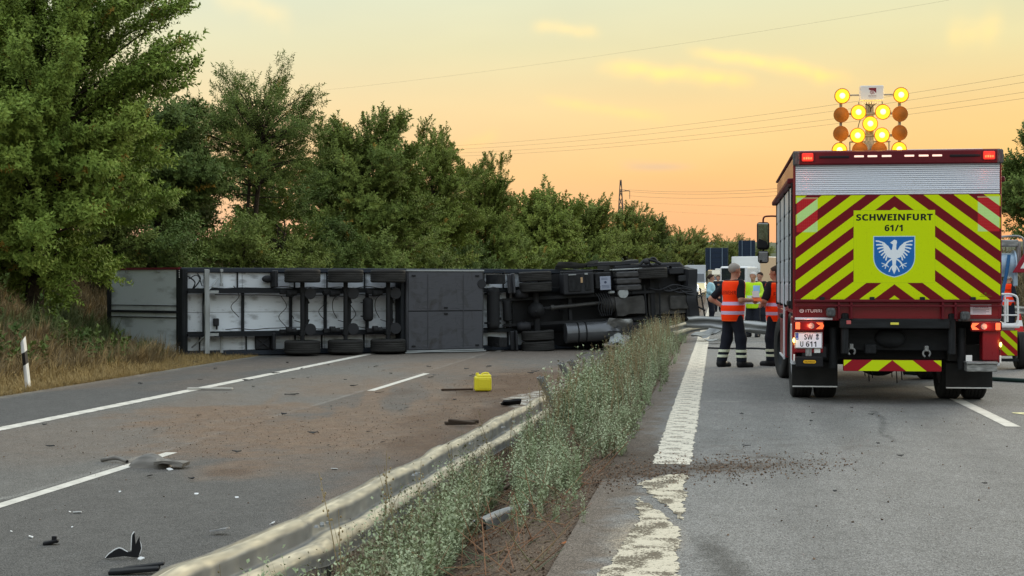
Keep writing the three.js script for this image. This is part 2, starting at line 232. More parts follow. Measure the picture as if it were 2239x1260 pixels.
// distant wooded ridge
{
  const p = [], idx = [], c = [], n = 160, rows = 7;
  for (let j = 0; j < rows; j++) for (let i = 0; i <= n; i++) { const az = lerp(-50, 60, i / n) * R, D = 1700 + j * 180; const top = 66 + 26 * fbm(i * .06, 3) * 1.2 + 6 * vnoise(i * .9, 7) - 18 * smooth(80, 160, i); p.push(Math.sin(az) * D, -12 + top * smooth(0, rows - 2, j) + (hash(i, j) - .5) * 3, -Math.cos(az) * D); const k = fbm(i * .4, j * 2); c.push(.045 + k * .05, .06 + k * .05, .035 + k * .03); }
  for (let j = 0; j < rows - 1; j++) for (let i = 0; i < n; i++) { const a = j * (n + 1) + i; idx.push(a, a + 1, a + n + 2, a, a + n + 2, a + n + 1); }
  const g = new THREE.BufferGeometry(); g.setAttribute('position', new THREE.Float32BufferAttribute(p, 3)); g.setAttribute('color', new THREE.Float32BufferAttribute(c, 3)); g.setIndex(idx); g.computeVertexNormals();
  struct('wooded_hill', g, std(0xffffff, 1, 0, { vertexColors: true }));
}
// ---------------------------------------------------------------- trees, shrubs, grass, weeds
function leafGeo(L, W, fold = .25, curl = .2) { return { L, W, fold, curl }; }
function addLeaf(P, N, base, dir, up, L, W, curl = .2) {   // a folded leaf of four triangles
  const side = V().crossVectors(dir, up).normalize(), nrm = V().crossVectors(side, dir).normalize();
  const at = (a, s, h) => base.clone().addScaledVector(dir, a * L).addScaledVector(side, s * W * .5).addScaledVector(nrm, h * L);
  const b = at(0, 0, 0), m = at(.5, 0, -.04), t = at(1, 0, -curl), l = at(.42, 1, .1 - curl * .2), r = at(.42, -1, .1 - curl * .2);
  for (const q of [b, l, m, l, t, m, b, m, r, m, t, r]) P.push(q.x, q.y, q.z);
}
function sprig(seed, { len = .5, n = 11, L = .11, W = .055, droop = .25, spread = 1 } = {}) {
  const r = rng(seed), P = [];
  const pt = (t) => V(Math.sin(t * 2 + seed) * .03, t * len - droop * len * t * t * .5, droop * len * t * t * .6);
  for (let i = 0; i < 3; i++) { const a = pt(i / 3), b = pt((i + 1) / 3), w = .006 * (1 - i / 4); P.push(a.x - w, a.y, a.z, a.x + w, a.y, a.z, b.x, b.y, b.z); }
  for (let i = 0; i < n; i++) {
    const t = (i + .6) / n, az = i * 2.4 + r() * .9, base = pt(t), out = .9 - t * .5;
    const d = V(Math.cos(az) * out * spread, .45 + t * .3 + (r() - .6) * .7, Math.sin(az) * out * spread).normalize();
    addLeaf(P, null, base, d, V((r() - .5) * .8, 1, (r() - .5) * .8).normalize(), L * (.7 + r() * .5), W * (.8 + r() * .4), .1 + r() * .3);
  }
  const g = new THREE.BufferGeometry(); g.setAttribute('position', new THREE.Float32BufferAttribute(P, 3)); g.computeVertexNormals(); return g;
}
const leafMat = new THREE.MeshPhysicalMaterial({ color: C(1.15, 1.2, 1.08), roughness: .75, specularIntensity: .4, side: THREE.DoubleSide });
const barkTex = dataTex(128, 256, (i, j) => { const u = i / 128, v = j / 256; const a = pnoise(u * 24, v * 8, 24, 91) * .6 + pnoise(u * 48, v * 24, 48, 92) * .4; return 255 * (.45 + .5 * a); });
const barkMat = std(C(.11, .085, .06), .95, 0, { map: barkTex, bumpMap: barkTex, bumpScale: .02 });
const SPR = { broad: [1, 2, 3].map(s => sprig(s, { len: .5, n: 13, L: .115, W: .062, droop: .4 })), ash: [4, 5].map(s => sprig(s, { len: .42, n: 12, L: .13, W: .04, droop: .2 })), big: [6, 7].map(s => sprig(s, { len: .8, n: 20, L: .155, W: .085, droop: .4 })), far: [8, 9].map(s => sprig(s, { len: 1.2, n: 20, L: .27, W: .15, droop: .3 })) };
const _m = new THREE.Matrix4(), _q = new THREE.Quaternion(), _s = V(), UP = V(0, 1, 0);
function instances(name, geo, mat, list, parent) {   // list of {p,dir,s,c}
  const o = shade(new THREE.InstancedMesh(geo, mat, list.length)); o.name = name;
  list.forEach((e, i) => { _q.setFromUnitVectors(UP, e.dir); _q.multiply(new THREE.Quaternion().setFromAxisAngle(UP, e.a || 0)); _m.compose(e.p, _q, typeof e.s === 'number' ? _s.set(e.s, e.s, e.s) : e.s); o.setMatrixAt(i, _m); o.setColorAt(i, e.c); });
  if (name === 'crown') o.userData.kind = 'stuff'; parent.add(o); return o;
}
function tree(o) {
  const r = rng(o.seed), gx = o.x, gF = o.F, y0 = landY(gx, gF) - .1;
  const t = thing(o.name, o.label, o.cat || 'tree', [gx, y0, -gF], 0, o.group);
  const [rx, ry, rz] = o.rad, cy = o.cy, kinds = SPR[o.leaf || 'broad'], wood = [], lists = kinds.map(() => []);
  const trunkTop = cy + ry * .45, lean = (r() - .5) * .8;
  const ax = (y) => V(lean * Math.pow(y / trunkTop, 1.5) * 1.2 + Math.sin(y * .9 + o.seed) * .12, y, Math.cos(y * .7 + o.seed) * .1);
  const stems = o.stems || 1;
  if (o.trunk !== 0) for (let k = 0; k < stems; k++) { const off = stems > 1 ? V((r() - .5) * 1.2, 0, (r() - .5) * 1.0) : V(); const rad = (o.trunk || .2) / Math.sqrt(stems); const N = 7; for (let i = 0; i < N; i++) { const a = ax(trunkTop * i / N).addScaledVector(off, .3 + .7 * i / N), b = ax(trunkTop * (i + 1) / N).addScaledVector(off, .3 + .7 * (i + 1) / N); wood.push(rod(a.toArray(), b.toArray(), rad * (1.15 - i / N * .95), 7, rad * (1.15 - (i + 1) / N * .95))); } }
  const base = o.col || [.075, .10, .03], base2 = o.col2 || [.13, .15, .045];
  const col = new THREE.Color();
  const longs = o.longs || [];
  for (let b = 0; b < o.branches + longs.length; b++) {
    const lg = b >= o.branches ? longs[b - o.branches] : null;
    const u = r() * 2 - 1, ph = r() * 6.283, s = Math.sqrt(1 - u * u), d = V(s * Math.cos(ph), u, s * Math.sin(ph));
    let rad = Math.pow(r(), .42) * (.72 + .62 * vnoise(d.x * 2.1 + o.seed, d.y * 2.1 + 9, d.z * 2.1 + 5)); rad = Math.min(rad, 1.2);
    const tip = V(d.x * rx * rad, cy + d.y * ry * rad, d.z * rz * rad); if (tip.y < (o.low ?? .25)) tip.y = (o.low ?? .25) + r() * .9; if (lg) tip.set(...lg);
    const sy = clamp(lerp(cy - ry * .75, trunkTop, clamp((tip.y - (cy - ry)) / (2 * ry))) - rx * .25 * r(), .15, trunkTop * .97);
    const st = ax(sy), mid = st.clone().lerp(tip, .55); mid.y += (o.arch ?? .5) * (r() * .8) ; 
    const curve = new THREE.QuadraticBezierCurve3(st, mid, tip), L = curve.getLength();
    const thick = .012 + L * .009;
    { let pa = st; const N = 4; for (let i = 1; i <= N; i++) { const pb = curve.getPoint(i / N); wood.push(rod(pa.toArray(), pb.toArray(), thick * (1.1 - (i - 1) / N), 4, thick * (1.1 - i / N))); pa = pb; } }
    const n = Math.max(4, Math.round((o.per || 26) * L)), tone = r(), bt = vnoise(tip.x * .6 + 3, tip.y * .6, tip.z * .6 + 2);
    for (let i = 0; i < n; i++) {
      const tt = Math.min(1.02, (o.leafFrom ?? .3) + (1 - (o.leafFrom ?? .3)) * Math.pow(r(), .75)), p = curve.getPoint(Math.min(1, tt)), tg = curve.getTangent(Math.min(1, tt));
      const w = lg ? .16 : (o.puff ?? .45) * (1.15 - tt * .65); p.add(V((r() - .5) * 2 * w, (r() - .5) * 1.3 * w, (r() - .5) * 2 * w)); if (p.y < .05) continue;
      const dir = tg.clone().multiplyScalar(1.0).add(V(r() - .5, (r() - .5) + (o.lift ?? .25), r() - .5).multiplyScalar(1.3)).normalize();
      const k = clamp(r() * .5 + tone * .25 + bt * .45 - .1);
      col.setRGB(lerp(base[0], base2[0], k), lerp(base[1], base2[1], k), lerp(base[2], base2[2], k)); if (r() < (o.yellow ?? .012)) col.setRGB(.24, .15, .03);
      lists[(r() * kinds.length) | 0].push({ p, dir, s: .7 + r() * .6, a: r() * 6.28, c: col.clone() });
    }
  }
  if (wood.length) part('trunk', wood, barkMat, t);
  if (lists.length === 1 || kinds.length === 1) instances('crown', kinds[0], leafMat, lists[0], t);
  else lists.forEach((l, i) => l.length && instances('crown', kinds[i], leafMat, l, t));
  return t;
}
const bankGroup = 'trees on the bank';
const TR = [
  { name: 'cherry_tree', label: 'tall broad tree with long leafy branches reaching over the bank by the reflector post', x: -17.6, F: 36.6, cy: 5.6, rad: [3.9, 5.4, 3.6], trunk: .24, branches: 230, per: 26, puff: .42, seed: 11, arch: .8, lift: .35, low: 1.0, longs: [[4.3, 7.6, .6], [3.9, 8.6, .2], [3.6, 7.0, .8], [3.9, 6.6, 0], [3.2, 9.2, .5], [3.0, 9.9, -.3], [4.0, 7.2, -.5]], col: [0.1094, 0.1685, 0.0309], col2: [0.2406, 0.2964, 0.0654] },
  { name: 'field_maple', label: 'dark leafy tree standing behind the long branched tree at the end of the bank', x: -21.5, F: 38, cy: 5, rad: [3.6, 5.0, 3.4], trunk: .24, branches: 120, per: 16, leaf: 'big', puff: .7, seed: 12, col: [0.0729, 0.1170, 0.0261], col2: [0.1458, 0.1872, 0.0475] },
  { name: 'ash_tree', label: 'tall airy tree with sky showing through its thin crown', x: -18.4, F: 57.5, cy: 6.0, rad: [2.8, 3.3, 2.7], trunk: .17, stems: 3, branches: 115, per: 15, leaf: 'ash', leafFrom: .35, puff: .6, seed: 47, lift: .2, arch: .5, col: [0.0729, 0.1123, 0.0285], col2: [0.1458, 0.1716, 0.0416] },
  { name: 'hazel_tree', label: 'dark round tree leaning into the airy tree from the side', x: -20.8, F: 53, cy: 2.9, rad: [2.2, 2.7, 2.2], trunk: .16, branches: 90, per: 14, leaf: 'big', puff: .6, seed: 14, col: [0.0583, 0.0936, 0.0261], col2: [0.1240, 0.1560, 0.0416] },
  { name: 'lime_tree', label: 'big dense rounded tree with a broad dark crown behind the trailer axles', x: -18.4, F: 76, cy: 4.3, rad: [4.0, 4.6, 3.6], trunk: .26, branches: 190, per: 13, leaf: 'big', puff: .62, seed: 15, col: [0.0904, 0.1280, 0.0285], col2: [0.1750, 0.2028, 0.0475] },
  { name: 'lime_tree', label: 'dense tree with a pointed top right beside the broadest dark crown', x: -17.6, F: 90, cy: 4.6, rad: [3.1, 5.2, 3.0], trunk: .22, branches: 130, per: 13, leaf: 'big', puff: .62, seed: 16, col: [0.1094, 0.1481, 0.0296], col2: [0.1969, 0.2262, 0.0534] },
  { name: 'lime_tree', label: 'dense tree with many upright top shoots behind the drive wheels of the overturned truck', x: -16.6, F: 105, cy: 4.6, rad: [3.6, 5.4, 3.2], trunk: .22, branches: 150, per: 12, leaf: 'big', puff: .7, seed: 17, col: [0.1021, 0.1404, 0.0285], col2: [0.1822, 0.2106, 0.0475], lift: .7 },
  { name: 'lime_tree', label: 'dense yellowish green tree on the bank behind the cab of the overturned truck', x: -15.6, F: 134, cy: 4.8, rad: [3.8, 5.8, 3.4], trunk: .22, branches: 120, per: 8, leaf: 'far', puff: .9, seed: 18, col: [0.1166, 0.1560, 0.0309], col2: [0.2041, 0.2340, 0.0534] },
  { name: 'lime_tree', label: 'dense tree on the bank in front of the lattice pylon', x: -14.6, F: 166, cy: 5, rad: [4.2, 5.9, 3.8], trunk: .24, branches: 110, per: 7, leaf: 'far', puff: 1, seed: 19, col: [0.1094, 0.1404, 0.0321], col2: [0.1822, 0.2106, 0.0499] },
  { name: 'lime_tree', label: 'broad low tree between the pylon and the slim dark tree', x: -12.5, F: 203, cy: 5, rad: [5, 5.8, 4.2], trunk: .24, branches: 110, per: 6, leaf: 'far', puff: 1.1, seed: 20, col: [0.1166, 0.1481, 0.0356], col2: [0.1895, 0.2106, 0.0534] },
  { name: 'poplar_tree', label: 'slim dark tree standing a little above its neighbours on the bank', x: -8.9, F: 224, cy: 6.4, rad: [2.2, 5.8, 2.2], trunk: .2, branches: 70, per: 7, leaf: 'far', puff: .7, seed: 21, lift: .8, col: [0.0729, 0.1015, 0.0296], col2: [0.1312, 0.1560, 0.0416] },
  { name: 'lime_tree', label: 'pale olive tree beyond the slim dark tree, above the box van', x: -6.5, F: 268, cy: 4.6, rad: [7, 5.4, 5], trunk: .26, branches: 120, per: 5, leaf: 'far', puff: 1.3, seed: 22, col: [0.1312, 0.1560, 0.0416], col2: [0.2041, 0.2184, 0.0594] },
  { name: 'lime_tree', label: 'pale olive tree behind the big dark road sign', x: 2.5, F: 318, cy: 4.6, rad: [9, 5.4, 5], trunk: .26, branches: 120, per: 5, leaf: 'far', puff: 1.4, seed: 23, col: [0.1312, 0.1560, 0.0427], col2: [0.2041, 0.2184, 0.0617] },
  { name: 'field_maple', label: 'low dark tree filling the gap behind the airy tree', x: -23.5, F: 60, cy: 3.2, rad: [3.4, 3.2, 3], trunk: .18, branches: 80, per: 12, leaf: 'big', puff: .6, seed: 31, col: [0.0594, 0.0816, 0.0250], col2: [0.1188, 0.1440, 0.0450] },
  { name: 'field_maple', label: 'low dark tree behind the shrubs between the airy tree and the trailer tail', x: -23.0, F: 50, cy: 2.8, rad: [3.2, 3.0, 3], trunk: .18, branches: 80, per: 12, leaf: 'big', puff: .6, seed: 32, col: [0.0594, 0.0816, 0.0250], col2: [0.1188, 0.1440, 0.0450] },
  { name: 'roadside_tree', label: 'green tree standing beyond the fire engine on the bank opposite the wreck', x: 17.2, F: 82, cy: 3.4, rad: [3.2, 3.6, 3], trunk: .2, branches: 110, per: 13, leaf: 'big', puff: .6, seed: 24, col: [0.0802, 0.1248, 0.0309], col2: [0.1604, 0.2028, 0.0534], group: 'x' },
];
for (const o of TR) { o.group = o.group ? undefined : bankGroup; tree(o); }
// shrubs closing the foot of the wood, smaller, many stemmed
const shrubs = [[-18.3, 47, 2.2, 'low bushy shrub right behind the tail of the trailer'], [-17.3, 52.5, 1.9, 'pale green shrub below the airy tree'], [-17.9, 59, 2.3, 'tangled shrub in front of the airy tree trunks'], [-17.2, 65, 2.1, 'round shrub between the airy tree and the broad dark crown'], [-16.6, 72, 2.0, 'low shrub at the foot of the broad dark crown'], [-16.4, 82, 2.2, 'low shrub below the tree with the pointed top'], [-15.6, 95, 2.4, 'low shrub at the foot of the tree with upright shoots'], [-15.2, 117, 3, 'wide shrub between the tree with upright shoots and the yellowish tree'], [-20.2, 46, 3.0, 'tall dark shrub behind the long branched tree'], [-20.5, 66, 3.4, 'tall dark shrub closing the gap beside the airy tree'], [-19.2, 31.5, 2.2, 'dark green shrub on the bank at the edge of the wood'], [-19.4, 35.6, 1.7, 'low dark shrub under the long branched tree'], [-13.6, 150, 3, 'wide shrub at the foot of the tree in front of the pylon']];
shrubs.forEach(([x, F, h, label], i) => tree({ name: 'shrub', cat: 'shrub', label, x, F, cy: h * .75, rad: [h * .95, h * .95, h * .85], trunk: .09, stems: 3, branches: 44, per: F > 70 ? 11 : 22, leaf: F > 70 ? 'big' : 'broad', puff: .5, seed: 60 + i, col: i % 3 ? [.09, .125, .03] : [.06, .095, .025], col2: i % 3 ? [.18, .21, .055] : [.12, .155, .04], group: 'shrubs along the foot of the wood' }));

// grass tufts on the verge and the bank
function tuft(seed, n, h, spread, w) {
  const r = rng(seed), P = [];
  for (let i = 0; i < n; i++) { const a = r() * 6.28, rr = r() * spread * .35, b = V(Math.cos(a) * rr, 0, Math.sin(a) * rr), H = h * (.5 + r() * .7), bend = spread * (.3 + r()), az = a + (r() - .5); const m = V(b.x + Math.cos(az) * bend * .3, H * .6, b.z + Math.sin(az) * bend * .3), t = V(b.x + Math.cos(az) * bend, H * (.75 + r() * .3), b.z + Math.sin(az) * bend), sx = -Math.sin(az) * w, sz = Math.cos(az) * w; P.push(b.x - sx, 0, b.z - sz, b.x + sx, 0, b.z + sz, m.x + sx * .8, m.y, m.z + sz * .8, b.x - sx, 0, b.z - sz, m.x + sx * .8, m.y, m.z + sz * .8, m.x - sx * .8, m.y, m.z - sz * .8, m.x - sx * .8, m.y, m.z - sz * .8, m.x + sx * .8, m.y, m.z + sz * .8, t.x, t.y, t.z); }
  const g = new THREE.BufferGeometry(); g.setAttribute('position', new THREE.Float32BufferAttribute(P, 3)); g.computeVertexNormals(); return g;
}
const grassMat = new THREE.MeshPhysicalMaterial({ color: 0xffffff, roughness: .85, side: THREE.DoubleSide });
{
  const r = rng(501), dry = [], mixed = [], right = [];
  for (let i = 0; i < 15000; i++) { const F = 17 + Math.pow(r(), 1.3) * 60, x = -13.15 - Math.pow(r(), 1.6) * 2.4 - (r() < .04 ? -.1 : 0); const k = r(); dry.push({ p: V(x + shift(F), landY(x, F) - .02, -F), dir: V((r() - .5) * .5, 1, (r() - .5) * .5).normalize(), s: V(1, .5 + r() * .9, 1).multiplyScalar((.6 + .5 * clamp(-13.4 - x)) * (F > 34 ? .55 : 1)), a: r() * 6.28, c: C(lerp(.42, .26, k), lerp(.29, .19, k), lerp(.11, .08, k)) }); }
  for (let i = 0; i < 24000; i++) {
    const F = 20 + Math.pow(r(), 1.4) * 90, x = -14.2 - r() * 6.5; if (F > 37.5 && F < 52 && x > -17.3 - (F - 40) * .3 * 0 && F > 39 - (x + 15.1) * 1.6) continue; const n = fbm(x * .55 + 3, F * .45), k = r(); const green = n > .56;
    const c = green ? C(lerp(.07, .14, k), lerp(.10, .165, k), lerp(.03, .055, k)) : C(lerp(.15, .38, k * k), lerp(.11, .26, k * k), lerp(.055, .11, k * k));
    mixed.push({ p: V(x + shift(F), landY(x, F) - .03, -F), dir: V((r() - .5) * .6 + .15, 1, (r() - .5) * .6).normalize(), s: V(1, .7 + r() * .7, 1).multiplyScalar(.55 + r() * .5), a: r() * 6.28, c });
  }
  for (let i = 0; i < 3500; i++) { const F = 36 + r() * 90, x = 9.4 + r() * 8, k = r(); right.push({ p: V(x + shift(F), landY(x + shift(F), F) - .02, -F), dir: V((r() - .5) * .5, 1, (r() - .5) * .5).normalize(), s: .8 + r() * .8, a: r() * 6.28, c: C(lerp(.09, .2, k), lerp(.075, .14, k), lerp(.035, .06, k)) }); }
  const st = (name, g, l, label) => { const o = instances(name, g, grassMat, l, scene); o.userData.kind = 'stuff'; tag(o, label, 'grass'); };
  st('dry_grass', tuft(1, 11, .3, .2, .006), dry, 'short golden dry grass along the edge of the hard shoulder');
  st('bank_grass', tuft(2, 12, .55, .34, .009), mixed, 'long brown and green grass covering the bank below the trees');
  st('verge_grass', tuft(3, 10, .45, .3, .012), right, 'brown grass on the bank beyond the fire engine');
  // leafy weeds between the grass on the bank
  const weed = [];
  for (let i = 0; i < 2600; i++) { const F = 20 + r() * 60, x = -14.4 - r() * 6, n = fbm(x * .6 + 30, F * .5 + 4); if (n < .5 || (F > 36 && F < 50)) continue; const k = r(); weed.push({ p: V(x, landY(x, F) + r() * .35, -F), dir: V(r() - .5, 1, r() - .5).normalize(), s: .8 + r() * .8, a: r() * 6.28, c: C(lerp(.045, .12, k), lerp(.075, .15, k), lerp(.022, .045, k)) }); }
  const o = instances('bank_weeds', SPR.broad[0], leafMat, weed, scene); o.userData.kind = 'stuff'; tag(o, 'green leafy weeds scattered over the grassy bank', 'weeds');
}
// grey-green saltbush weeds in the median
function weedPlant(seed, h, leaves, lean = .3) {
  const r = rng(seed), P = [], ns = 4 + (r() * 3 | 0);
  for (let s = 0; s < ns; s++) {
    const az = r() * 6.28, ln = lean * (.3 + r()), H = h * (.6 + r() * .5), pt = (t) => V(Math.cos(az) * ln * H * t * (.6 + .4 * t), H * t, Math.sin(az) * ln * H * t * (.6 + .4 * t));
    for (let i = 0; i < 4; i++) { const a = pt(i / 4), b = pt((i + 1) / 4), w = .0045 * (1 - i / 5); P.push(a.x - w, a.y, a.z, a.x + w, a.y, a.z, b.x, b.y, b.z, a.x, a.y, a.z - w, a.x, a.y, a.z + w, b.x, b.y, b.z); }
    for (let i = 0; i < leaves; i++) { const t = .12 + .88 * (i + r()) / leaves, la = i * 2.4 + r(), base = pt(t).add(V(Math.cos(la), 0, Math.sin(la)).multiplyScalar(.05 * r() * (1.3 - t))); const d = V(Math.cos(la), .35 + r() * .7, Math.sin(la)).normalize(), sz = lerp(1.15, .5, t) * (.6 + r() * .7); addLeaf(P, null, base, d, V(r() - .5, 1, r() - .5).normalize(), .060 * sz, .040 * sz, r() * .3); }
  }
  const g = new THREE.BufferGeometry(); g.setAttribute('position', new THREE.Float32BufferAttribute(P, 3)); g.computeVertexNormals(); return g;
}
const weedMat = new THREE.MeshPhysicalMaterial({ color: 0xffffff, roughness: .8, side: THREE.DoubleSide });
{
  const V5 = [1, 2, 3, 4].map(s => weedPlant(800 + s, .58, 19, s * .13)), dryV = [5, 6].map(s => weedPlant(900 + s, .66, 8, .16));
  const lists = [[], [], [], [], [], []], r = rng(777);
  function plant(x, F, s, dryP) {
    const k = r(), y = x > -2.9 ? landY(x, F) : LY, dry = r() < dryP; const i = dry ? 4 + (r() * 2 | 0) : (r() * 4 | 0);
    const c = dry ? C(lerp(.20, .12, k), lerp(.165, .12, k), lerp(.10, .06, k)) : C(lerp(.24, .44, k * k), lerp(.29, .48, k * k), lerp(.155, .32, k * k));
    lists[i].push({ p: V(x, y - .02, -F), dir: V((r() - .5) * .35, 1, (r() - .5) * .35).normalize(), s: V(.8, 1.12, .8).multiplyScalar(s * (.7 + r() * .6)), a: r() * 6.28, c });
  }
  for (let i = 0; i < 1250; i++) {   // long thicket
    const F = 12.6 + Math.pow(r(), 1.15) * 33, wl = lerp(-1.25, -2.1, smooth(13, 20, F)), wr = -.74 - .1 * vnoise(F, 3), x = lerp(wl, wr, r());
    if (F > 24 && x < -2.2 && r() < .5) continue;
    const cl = fbm(x * 1.6 + 8, F * 1.1); if (cl < .36) continue; plant(x, F, lerp(.5, .86, clamp((-x - .85) / .8)) * (.3 + 1.25 * cl), .3);
  }
  for (let i = 0; i < 120; i++) { const t = r(), F = lerp(8.9, 16.5, t), xc = lerp(-1.0, -2.0, t); plant(xc + (r() - .5) * .5, F, (.36 + .3 * t) * (.7 + .6 * vnoise(F * 2, 5)), .18); }
  for (let i = 0; i < 680; i++) { const F = 5.6 + r() * 6.6, xl = lerp(-1.95, -2.05, clamp((F - 6) / 6)), xr = lerp(-1.35, -1.75, clamp((F - 6) / 6)), x = lerp(xl, xr, r()); plant(x, F, (.42 + .26 * r()) * lerp(1, 1.15, clamp((-1.7 - x) * 3)), .5); }
  for (let i = 0; i < 60; i++) plant(-1.0 - r() * .4, 10.5 + r() * 2.4, .3 + r() * .2, .3);
  const stalk = (() => { const g = [rod([0, 0, 0], [.02, .45, .01], .0035, 4, .0025), rod([.02, .45, .01], [.06, .78, .0], .0025, 4, .0012), rod([.02, .4, .01], [-.05, .62, .03], .002, 3, .001), rod([.035, .55, .01], [.1, .7, -.02], .002, 3, .001)]; for (let q = 0; q < 12; q++) g.push(ball(.005, .02 + hash(q, 1) * .07 - .02, .5 + hash(q, 2) * .28, hash(q, 3) * .04 - .02, 1, 1.4, 1, 5)); return merge(g); })(), stalks = [];
  for (let i = 0; i < 360; i++) { const z = r() * (i < 330 ? .6 : 1), F = z < .6 ? 13 + r() * 30 : 6 + r() * 6, x = z < .6 ? lerp(-2.1, -.9, r()) : lerp(-2.1, -1.5, r()), k = r(); stalks.push({ p: V(x, landY(x, F) - .02, -F), dir: V((r() - .5) * .4, 1, (r() - .5) * .4).normalize(), s: .65 + r() * .5, a: r() * 6.28, c: C(lerp(.16, .34, k), lerp(.13, .26, k), lerp(.07, .14, k)) }); }
  { const o = instances('seed_stalks', stalk, std(0xffffff, .9), stalks, scene); o.userData.kind = 'stuff'; tag(o, 'thin brown seed stalks standing up out of the median weeds', 'stalks'); }
  lists.forEach((l, i) => { const o = instances(i < 4 ? 'median_weeds' : 'dry_median_weeds', i < 4 ? V5[i] : dryV[i - 4], weedMat, l, scene); o.name = numbered(o.name); o.userData.kind = 'stuff'; tag(o, i < 4 ? 'grey green leafy weeds growing thickly along the median' : 'dry straw coloured weed stalks among the green median weeds', 'weeds'); });
}
// ---------------------------------------------------------------- fire engine
const M = {
  red: new THREE.MeshPhysicalMaterial({ color: C(.19, .006, .012), roughness: .4, clearcoat: .35, clearcoatRoughness: .2, specularIntensity: .4, roughnessMap: grimeRough }),
  redDark: std(C(.105, .006, .012), .5), black: std(C(.012, .012, .014), .6), rubber: std(C(.018, .018, .018), .85, 0, { roughnessMap: grimeRough }), tyre: std(C(.048, .047, .046), .9, 0, { map: grimeTex }),
  steel: std(C(.42, .42, .43), .4, .8), alu: std(C(.66, .71, .80), .42, .35, { roughnessMap: grimeRough }), chassis: std(C(.022, .024, .027), .7, 0, { map: grimeTex }), white: std(C(.75, .75, .74), .55), galv: std(C(.40, .41, .41), .5, .55, { map: grimeTex }),
  glass: new THREE.MeshPhysicalMaterial({ color: C(.02, .025, .03), roughness: .05, clearcoat: 1 }), mirror: std(C(.5, .5, .5), .03, 1), grey: std(C(.12, .125, .13), .6, 0, { map: grimeTex }),
  orangeLens: new THREE.MeshPhysicalMaterial({ color: C(.26, .09, .010), roughness: .45, specularIntensity: .4 }), redLens: new THREE.MeshPhysicalMaterial({ color: C(.16, .004, .006), roughness: .3, clearcoat: .3, specularIntensity: .4 }),
  amberGlow: std(C(.6, .3, .02), .4, 0, { emissive: C(1, .50, .02), emissiveIntensity: 1.05 }), amberCore: std(C(.9, .7, .3), .4, 0, { emissive: C(1, .78, .22), emissiveIntensity: 2.4 }), redGlow: std(C(.3, .01, .01), .5, 0, { emissive: C(1, .05, .03), emissiveIntensity: .7 }), redCore: std(C(.7, .1, .05), .4, 0, { emissive: C(1, .16, .05), emissiveIntensity: 1.25 }), whiteGlow: std(C(.8, .6, .5), .5, 0, { emissive: C(1, .62, .5), emissiveIntensity: .9 }),
};
function tyreGeo(Rr, w, rim, ax, x, y, z, n = 40) {
  const h = w / 2, P = [[rim, -h * .82], [rim + (Rr - rim) * .35, -h], [Rr * .93, -h * .97], [Rr * .985, -h * .84]]; const gr = [-.5, -.17, .17, .5], d = Rr * .026, gw = .03;
  P.push([Rr, -h * .72]); for (const g of gr) P.push([Rr, h * (g - gw)], [Rr - d, h * (g - gw * .8)], [Rr - d, h * (g + gw * .8)], [Rr, h * (g + gw)]); P.push([Rr, h * .72], [Rr * .985, h * .84], [Rr * .93, h * .97], [rim + (Rr - rim) * .35, h], [rim, h * .82]);
  return lathe(P, n, ax, x, y, z);
}
function rimGeo(rim, w, ax, x, y, z, dish = .3) { const h = w / 2, P = [[rim, -h * .82], [rim * .96, -h * .7], [rim * .9, -h * dish], [rim * .5, -h * dish * .6], [rim * .48, -h * .6], [rim * .3, -h * .66], [.001, -h * .66]], Q = [[.001, h * .66], [rim * .3, h * .66], [rim * .48, h * .6], [rim * .5, h * dish * .6], [rim * .9, h * dish], [rim * .96, h * .7], [rim, h * .82]]; return [lathe(P, 28, ax, x, y, z), lathe(Q, 28, ax, x, y, z)]; }
function wheel(parent, Rr, w, ax, x, y, z, rimMat = M.steel, turn = 0) { const g = new THREE.Group(); g.name = 'wheel'; g.position.set(x, y, z); g.rotation.y = turn; parent.add(g); part('tyre', tyreGeo(Rr, w, Rr * .58, ax, 0, 0, 0), M.tyre, g); part('rim', rimGeo(Rr * .58, w, ax, 0, 0, 0), rimMat, g); return g; }

